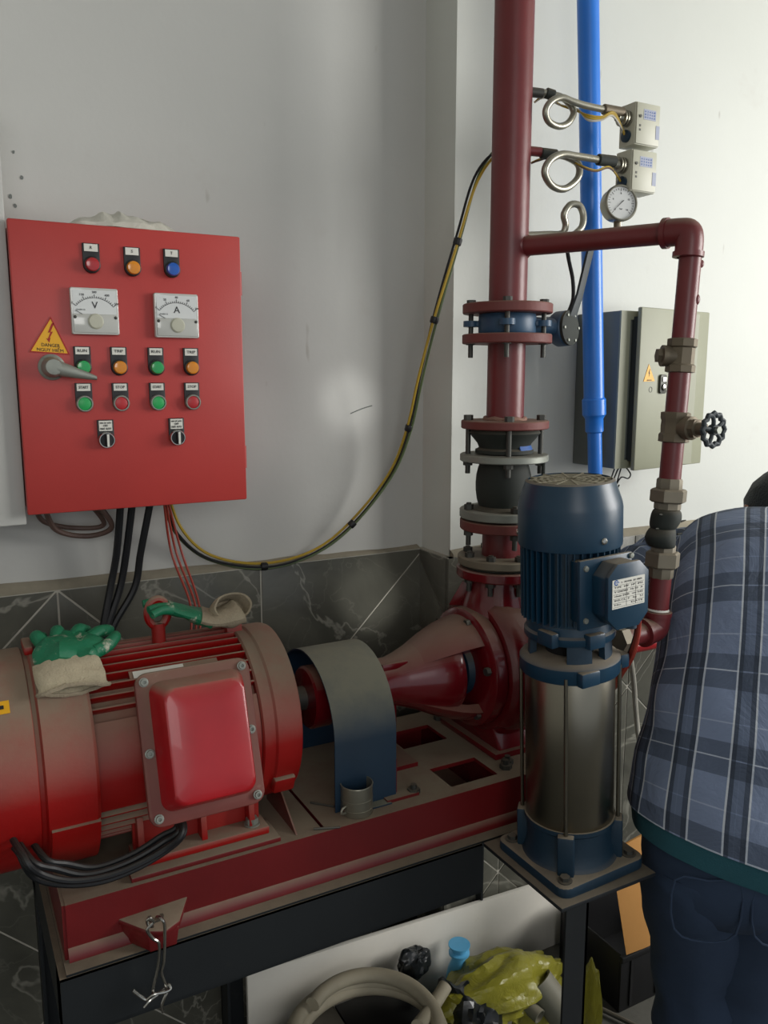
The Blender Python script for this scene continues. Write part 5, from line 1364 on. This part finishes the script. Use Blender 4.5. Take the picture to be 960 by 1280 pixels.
# ================================================================== PERSON
def person():
    t = thing('person', 'person in plaid shirt and dark trousers bending over, back turned', 'person', (1.28, .80, 0))
    vr = V((.80, -.60, 0))          # the person's right
    vf = V((.60, .80, 0))           # facing away from the camera
    up = V((0, 0, 1))
    # torso: spine with half width / half depth, back side given by normal
    sp = [  # point seen in the middle of the back, half width, half depth
        (P(936, 1085, D=1.44), .168, .128), (P(938, 1040, D=1.44), .172, .134), (P(946, 960, D=1.455), .164, .130), (P(954, 880, D=1.48), .156, .122),
        (P(962, 812, D=1.52), .156, .118), (P(970, 760, D=1.58), .163, .114), (P(978, 724, D=1.66), .176, .106), (P(986, 708, D=1.75), .172, .098), (P(994, 704, D=1.82), .125, .078), (P(1000, 702, D=1.86), .062, .056)]
    pts = [s[0] + vf * .11 for s in sp]
    N = 56
    def section(i, grow=0., wr=0.):
        p = pts[i]; tg = (pts[min(i + 1, len(pts) - 1)] - pts[max(i - 1, 0)]).normalized()
        bk = vr.cross(tg).normalized()
        if bk.dot(-vf) < 0 and abs(bk.z) < .5: bk = -bk
        return p, tg, bk
    def torso(i0, i1, grow, wrinkle, sub, slope=0.):
        # interpolate the spine
        idx = [i0 + (i1 - i0) * k / sub for k in range(sub + 1)]
        cp = crom(pts, 10); cw = crom([V((s[1], s[2], 0)) for s in sp], 10)
        R = []; L = []; acc = 0; prev = None
        for q in idx:
            j = min(len(cp) - 1, int(round(q * 10)))
            p = cp[j]; w = cw[j]; tg = (cp[min(j + 1, len(cp) - 1)] - cp[max(j - 1, 0)]).normalized()
            bk = tg.cross(vr).normalized()
            if bk.dot(-vf) + bk.z * .3 < 0: bk = -bk
            if prev is not None: acc += (p - prev).length
            prev = p
            ring = []
            for k in range(N):
                a = 2 * PI * k / N; ca, sa = math.cos(a), math.sin(a)
                e = .82
                ca2 = math.copysign(abs(ca) ** e, ca); sa2 = math.copysign(abs(sa) ** e, sa)
                f = 1 + grow
                n_ = 0
                if wrinkle:
                    n_ = wrinkle * (mnoise.noise(V((ca * 2.2, sa * 2.2, acc * 7))) + .6 * math.sin(acc * 46 + ca * 3.5 + 2 * mnoise.noise(V((ca * 3, sa, acc * 4)))) * max(0, mnoise.noise(V((ca * 1.7 + 4, acc * 5, sa))) + .25))
                ring.append(p + vr * ca2 * (w.x * f + n_) + bk * sa2 * (w.y * f + n_))
            R.append(ring); L.append(acc)
        for ring, l_ in zip(R, L):
            fall = max(0., 1 - l_ / .34)
            c_ = sum(ring, V((0, 0, 0))) / len(ring)
            for p_ in ring: p_.z -= slope * fall * ((p_ - c_).dot(vr) + .15)
        return R, L
    # ---- body: one continuous skinned figure
    hipc = pts[0] + V((0, 0, -.02)) - vf * .0
    hipL, hipR = hipc - vr * .070 + V((0, 0, -.03)), hipc + vr * .066 + V((0, 0, -.03))
    footL, footR = V((hipL.x + .045, hipL.y - .03, .06)), V((hipR.x - .015, hipR.y - .01, .06))
    kneeL = (hipL + footL) / 2 + vf * .06 + vr * .015; kneeR = (hipR + footR) / 2 + vf * .06
    shc = pts[7]; neck = pts[9] + vf * .03 + V((0, 0, .02))
    head = P(979, 650, D=1.93); 
    shL = P(893, 700, D=1.80) + vf * .02; elL = P(818, 700, D=1.98); wrL = P(752, 735, D=1.84)
    shR = P(1085, 690, D=1.72); elR = shR + vf * .16 + V((0, 0, -.20)) + vr * .04; wrR = elR + vf * .18 - vr * .06 + V((0, 0, -.12))
    chain = []; edges = []; rad = []
    def add(p, r, parent=None):
        chain.append(tuple(V(p) - ORG[t.name])); rad.append(r); i = len(chain) - 1
        if parent is not None: edges.append((parent, i))
        return i
    root = add(hipc, .12)
    s1 = add(pts[2], .112, root); s2 = add(pts[4], .105, s1); s3 = add(pts[6], .10, s2); s4 = add(pts[8], .07, s3)
    n1 = add(neck, .052, s4); n2 = add(head - V((0, 0, .02)), .05, n1)
    for sh, el, wr in ((shL, elL, wrL), (shR, elR, wrR)):
        a = add((shc + sh) / 2, .07, s3); b = add(sh, .056, a); c = add((sh + el) / 2, .047, b); d = add(el, .040, c); e = add((el + wr) / 2, .036, d); f = add(wr, .027, e)
    for hp, kn, ft in ((hipL, kneeL, footL), (hipR, kneeR, footR)):
        a = add(hp, .092, root); b = add((hp + kn) / 2, .078, a); c = add(kn, .058, b); d = add((kn + ft) / 2 - vf * .015, .054, c); e = add(ft, .038, d)
        g = add(ft + vf * .13 + V((0, 0, -.025)), .032, e)
    me = bpy.data.meshes.new('body'); me.from_pydata(chain, edges, [])
    bo = bpy.data.objects.new('body', me); COL.objects.link(bo)
    md = bo.modifiers.new('s', 'SKIN'); md.use_smooth_shade = True
    for i, v in enumerate(me.skin_vertices[0].data): v.radius = (rad[i], rad[i]); v.use_root = (i == 0)
    sb = bo.modifiers.new('d', 'SUBSURF'); sb.levels = 2; sb.render_levels = 2
    dg = bpy.context.evaluated_depsgraph_get(); dg.update()
    bm2 = bmesh.new(); tmp = bpy.data.meshes.new_from_object(bo.evaluated_get(dg)); bm2.from_mesh(tmp)
    bpy.data.objects.remove(bo)
    # head joined into the body surface
    hm = MB(); fd = (vf * .9 + V((0, 0, -.45))).normalized(); rd = vr; ud = rd.cross(fd).normalized()
    ud = ud if ud.z > 0 else -ud
    R = []
    for h, w, dF, dB in ((-.135, .028, .035, -.02), (-.125, .045, .075, .02), (-.105, .055, .098, .055), (-.075, .064, .103, .078), (-.045, .069, .104, .092), (-.015, .072, .100, .099), (.015, .075, .101, .102), (.045, .074, .099, .100), (.075, .066, .086, .088), (.098, .048, .058, .062), (.112, .020, .024, .026)):
        R.append([head + ud * h + rd * math.cos(2 * PI * j / 28) * w + fd * (math.sin(2 * PI * j / 28) * (dF if math.sin(2 * PI * j / 28) > 0 else dB)) for j in range(28)])
    hm.rings(R)
    # nose, brow, lips, ears
    hm.rings([[head + ud * z + fd * (.095 + o_) + rd * x for x in (-w, 0, w)] + [head + ud * z + fd * .085] for z, w, o_ in ((.022, .007, .004), (.0, .009, .014), (-.022, .014, .026), (-.034, .015, .018), (-.038, .010, .004))])
    hm.tube([head + ud * .03 + fd * .094 - rd * .05, head + ud * .036 + fd * .102, head + ud * .03 + fd * .094 + rd * .05], .008, n=8)
    hm.tube([head - ud * .062 + fd * .098 - rd * .022, head - ud * .060 + fd * .106, head - ud * .062 + fd * .098 + rd * .022], .006, n=8)
    for s in (-1, 1):
        e = head + rd * s * .073 - fd * .008
        hm.rings([[e + ud * (math.cos(2 * PI * j / 14) * .032 * k) + fd * (math.sin(2 * PI * j / 14) * .019 * k - o_ * .3) + rd * s * o_ for j in range(14)] for k, o_ in ((.7, -.004), (1.0, .008), (1.02, .014), (.8, .016), (.6, .010))])
    tm = bpy.data.meshes.new('h'); hm.b.to_mesh(tm); hm.b.free(); tm.transform(Matrix.Translation(-ORG[t.name])); bm2.from_mesh(tm)
    # hands: palm plus five separate fingers, curled
    def hand(w, el, side):
        H = MB(); d = (w - el).normalized(); pn = d.cross(up).normalized() * side; nrm = d.cross(pn)
        if nrm.z > 0: nrm = -nrm
        R = []
        for k, (f, wd, th) in enumerate(((-.01, .026, .024), (.02, .033, .018), (.055, .041, .016), (.085, .042, .013), (.094, .036, .010))):
            R.append([w + d * f + pn * math.cos(2 * PI * j / 16) * wd + nrm * math.sin(2 * PI * j / 16) * th for j in range(16)])
        H.rings(R)
        for i, (o_, ln) in enumerate(((-.031, .068), (-.010, .078), (.011, .073), (.031, .056))):
            b = w + d * .082 + pn * o_
            q = [b, b + d * ln * .42 + nrm * .006, b + d * ln * .72 + nrm * ln * .30, b + d * ln * .80 + nrm * ln * .60]
            H.tube(q, .0092, n=10, k=4, r1=.0072)
        b = w + d * .022 - pn * .028
        H.tube([b, b + d * .025 - pn * .020 + nrm * .008, b + d * .050 - pn * .026 + nrm * .020, b + d * .070 - pn * .020 + nrm * .030], .0108, n=10, k=4, r1=.008)
        x = bpy.data.meshes.new('x'); H.b.to_mesh(x); H.b.free(); x.transform(Matrix.Translation(-ORG[t.name])); bm2.from_mesh(x)
    hand(wrL, elL, 1); hand(wrR, elR, -1)
    me = bpy.data.meshes.new('body'); bm2.to_mesh(me); bm2.free()
    for p in me.polygons: p.use_smooth = True
    me.materials.append(M['skin']); ob = bpy.data.objects.new('body', me); COL.objects.link(ob); ob.parent = t; ORG[ob.name] = ORG[t.name]
    # ---- hair / cap
    R = []
    for h, k in ((-.055, 1.06), (-.03, 1.09), (0, 1.10), (.03, 1.11), (.06, 1.12), (.09, 1.10), (.110, .95), (.124, .6), (.130, .2)):
        w, dF, dB = {-.055: (.068, .02, .088), -.03: (.071, .03, .095), 0: (.073, .045, .101), .03: (.075, .08, .102), .06: (.072, .094, .097), .09: (.056, .07, .075), .110: (.042, .052, .055), .124: (.03, .035, .038), .130: (.02, .02, .02)}[h]
        R.append([head + ud * h + rd * math.cos(2 * PI * j / 30) * w * k + fd * (math.sin(2 * PI * j / 30) * (dF if math.sin(2 * PI * j / 30) > 0 else dB) * k) + (ud * .006 * mnoise.noise(V((math.cos(2 * PI * j / 30) * 3, math.sin(2 * PI * j / 30) * 3, h * 30)))) for j in range(30)])
    obj('hair', MB().rings(R), 'hair', t)
    # ---- trousers
    T = MB()
    wst, _ = torso(0, .95, -.03, 0, 5, .30)
    T.rings(wst, cap0=True, cap1=True)
    T.rings([[hipc + V((0, 0, z)) + vr * math.cos(2 * PI * j / 36) * w + vf * math.sin(2 * PI * j / 36) * d for j in range(36)] for z, w, d in ((.03, .162, .128), (-.03, .162, .126), (-.08, .155, .118), (-.12, .12, .095), (-.14, .05, .06))])
    for s, hp, kn, ft in ((-1, hipL, kneeL, footL), (1, hipR, kneeR, footR)):
        cp = crom([hp + V((0, 0, .0)) + vr * s * .004, hp + (kn - hp) * .3, kn, kn + (ft - kn) * .5, ft + V((0, 0, .01))], 8)
        rw = crom([V((.084, .108, 0)), V((.098, .114, 0)), V((.088, .094, 0)), V((.084, .088, 0)), V((.080, .084, 0))], 8)
        R = []
        for i, p in enumerate(cp):
            ring = []
            for j in range(30):
                a = 2 * PI * j / 30; n_ = .007 * mnoise.noise(V((math.cos(a) * 2 + s * 7, math.sin(a) * 2, i * .35))) + .004 * math.sin(i * 1.1 + math.cos(a) * 3) * (1 if 12 < i < 22 or i > 26 else .3)
                ring.append(p + vr * math.cos(a) * (rw[i].x + n_) + vf * math.sin(a) * (rw[i].y + n_))
            R.append(ring)
        T.rings(R)
    tr = obj('trousers', T, 'trousers', t, smooth=60)
    # back pocket flap lines
    for s, c in ((-1, hipL), (1, hipR)):
        pc = c - vf * .1245 + V((0, 0, -.02)); w = .055
        obj('back_pocket', MB().tube([pc + vr * -w + V((0, 0, .045)), pc + vr * -w * .95 - V((0, 0, .05)), pc - V((0, 0, .070)), pc + vr * w * .95 - V((0, 0, .05)), pc + vr * w + V((0, 0, .045)), pc - vf * .003 + V((0, 0, .05))], .0022, n=6, k=3, closed=True), 'trousers', t)
    for ft in (footL, footR):
        cp = [ft - vf * .055 + V((0, 0, -.028)), ft + V((0, 0, -.020)), ft + vf * .08 + V((0, 0, -.030)), ft + vf * .15 + V((0, 0, -.036)), ft + vf * .195 + V((0, 0, -.042))]
        R = []
        for p, w, h in zip(cp, (.030, .040, .046, .046, .022), (.034, .044, .034, .026, .016)):
            R.append([V((0, 0, 0)) + p + vr * math.cos(2 * PI * j / 18) * w + up * max(-p.z + .002, math.sin(2 * PI * j / 18) * h) for j in range(18)])
        obj('shoe', MB().rings(R), 'shoe', t)
    # ---- teal undershirt showing below the shirt
    R, L = torso(.0, 2.5, .075, .003, 10, .30)
    obj('undershirt', MB().rings(R, cap0=False, cap1=False), 'teal', t)
    # ---- plaid shirt with sleeves
    R, L = torso(.72, 9, .115, .007, 60, .30)
    b = bmesh.new(); uvl = b.loops.layers.uv.new('UVMap')
    def skin(rings, us, vs, closed=True):
        vv = [[b.verts.new(p) for p in r] for r in rings]
        n = len(vv[0])
        for i in range(len(vv) - 1):
            for j in range(n):
                k = (j + 1) % n
                f = b.faces.new((vv[i][j], vv[i][k], vv[i + 1][k], vv[i + 1][j]))
                for lp, (ii, jj) in zip(f.loops, ((i, j), (i, j + 1), (i + 1, j + 1), (i + 1, j))): lp[uvl].uv = (us[jj], vs[ii])
        return vv
    # u runs round the girth in metres
    def girth(ring):
        u = [0]
        for j in range(len(ring)): u.append(u[-1] + (ring[(j + 1) % len(ring)] - ring[j]).length)
        return u
    # hem slightly flared with a turned edge
    base = R[0]; cen = sum(base, V((0, 0, 0))) / len(base)
    hem = [cen + (p - cen) * .985 + V((0, 0, .006)) for p in base]
    skin([hem] + R, girth(R[12]), [-.006] + L)
    for sh, el, wr, sgn in ((shL, elL, wrL, -1), (shR, elR, wrR, 1)):
        inn = shc + (sh - shc) * .45
        cp = crom([inn, sh, (sh + el) / 2, el, (el + wr) / 2, el + (wr - el) * .78], 7)
        rr = crom([V((.075, 0, 0)), V((.078, 0, 0)), V((.068, 0, 0)), V((.060, 0, 0)), V((.053, 0, 0)), V((.046, 0, 0))], 7)
        RR = []; acc = 0; LL = []; pu = None
        for i, p in enumerate(cp):
            tg = (cp[min(i + 1, len(cp) - 1)] - cp[max(i - 1, 0)]).normalized()
            if pu is None: u_ = basis(tg)[0]
            else: u_ = (pu - tg * pu.dot(tg)).normalized()
            pu = u_; w_ = tg.cross(u_)
            if i: acc += (p - cp[i - 1]).length
            LL.append(acc)
            RR.append([p + (u_ * math.cos(2 * PI * j / 26) + w_ * math.sin(2 * PI * j / 26)) * (rr[i].x + .006 * mnoise.noise(V((math.cos(2 * PI * j / 26) * 2, math.sin(2 * PI * j / 26) * 2, acc * 18))) + .004 * math.sin(acc * 70 + j * .4)) for j in range(26)])
        skin(RR, girth(RR[6]), LL)
    bmesh.ops.recalc_face_normals(b, faces=b.faces[:])
    mb = MB(); mb.b.free(); mb.b = b
    obj('shirt', mb, 'plaid', t, smooth=60)
    # collar
    c = pts[9]; tg = (pts[9] - pts[8]).normalized(); u_, v_, _ = basis(tg)
    obj('collar', MB().ring([(.064, -.012), (.070, -.014), (.066, .026), (.060, .026)], c + tg * .004, tg, 28), 'plaid', t)
person()
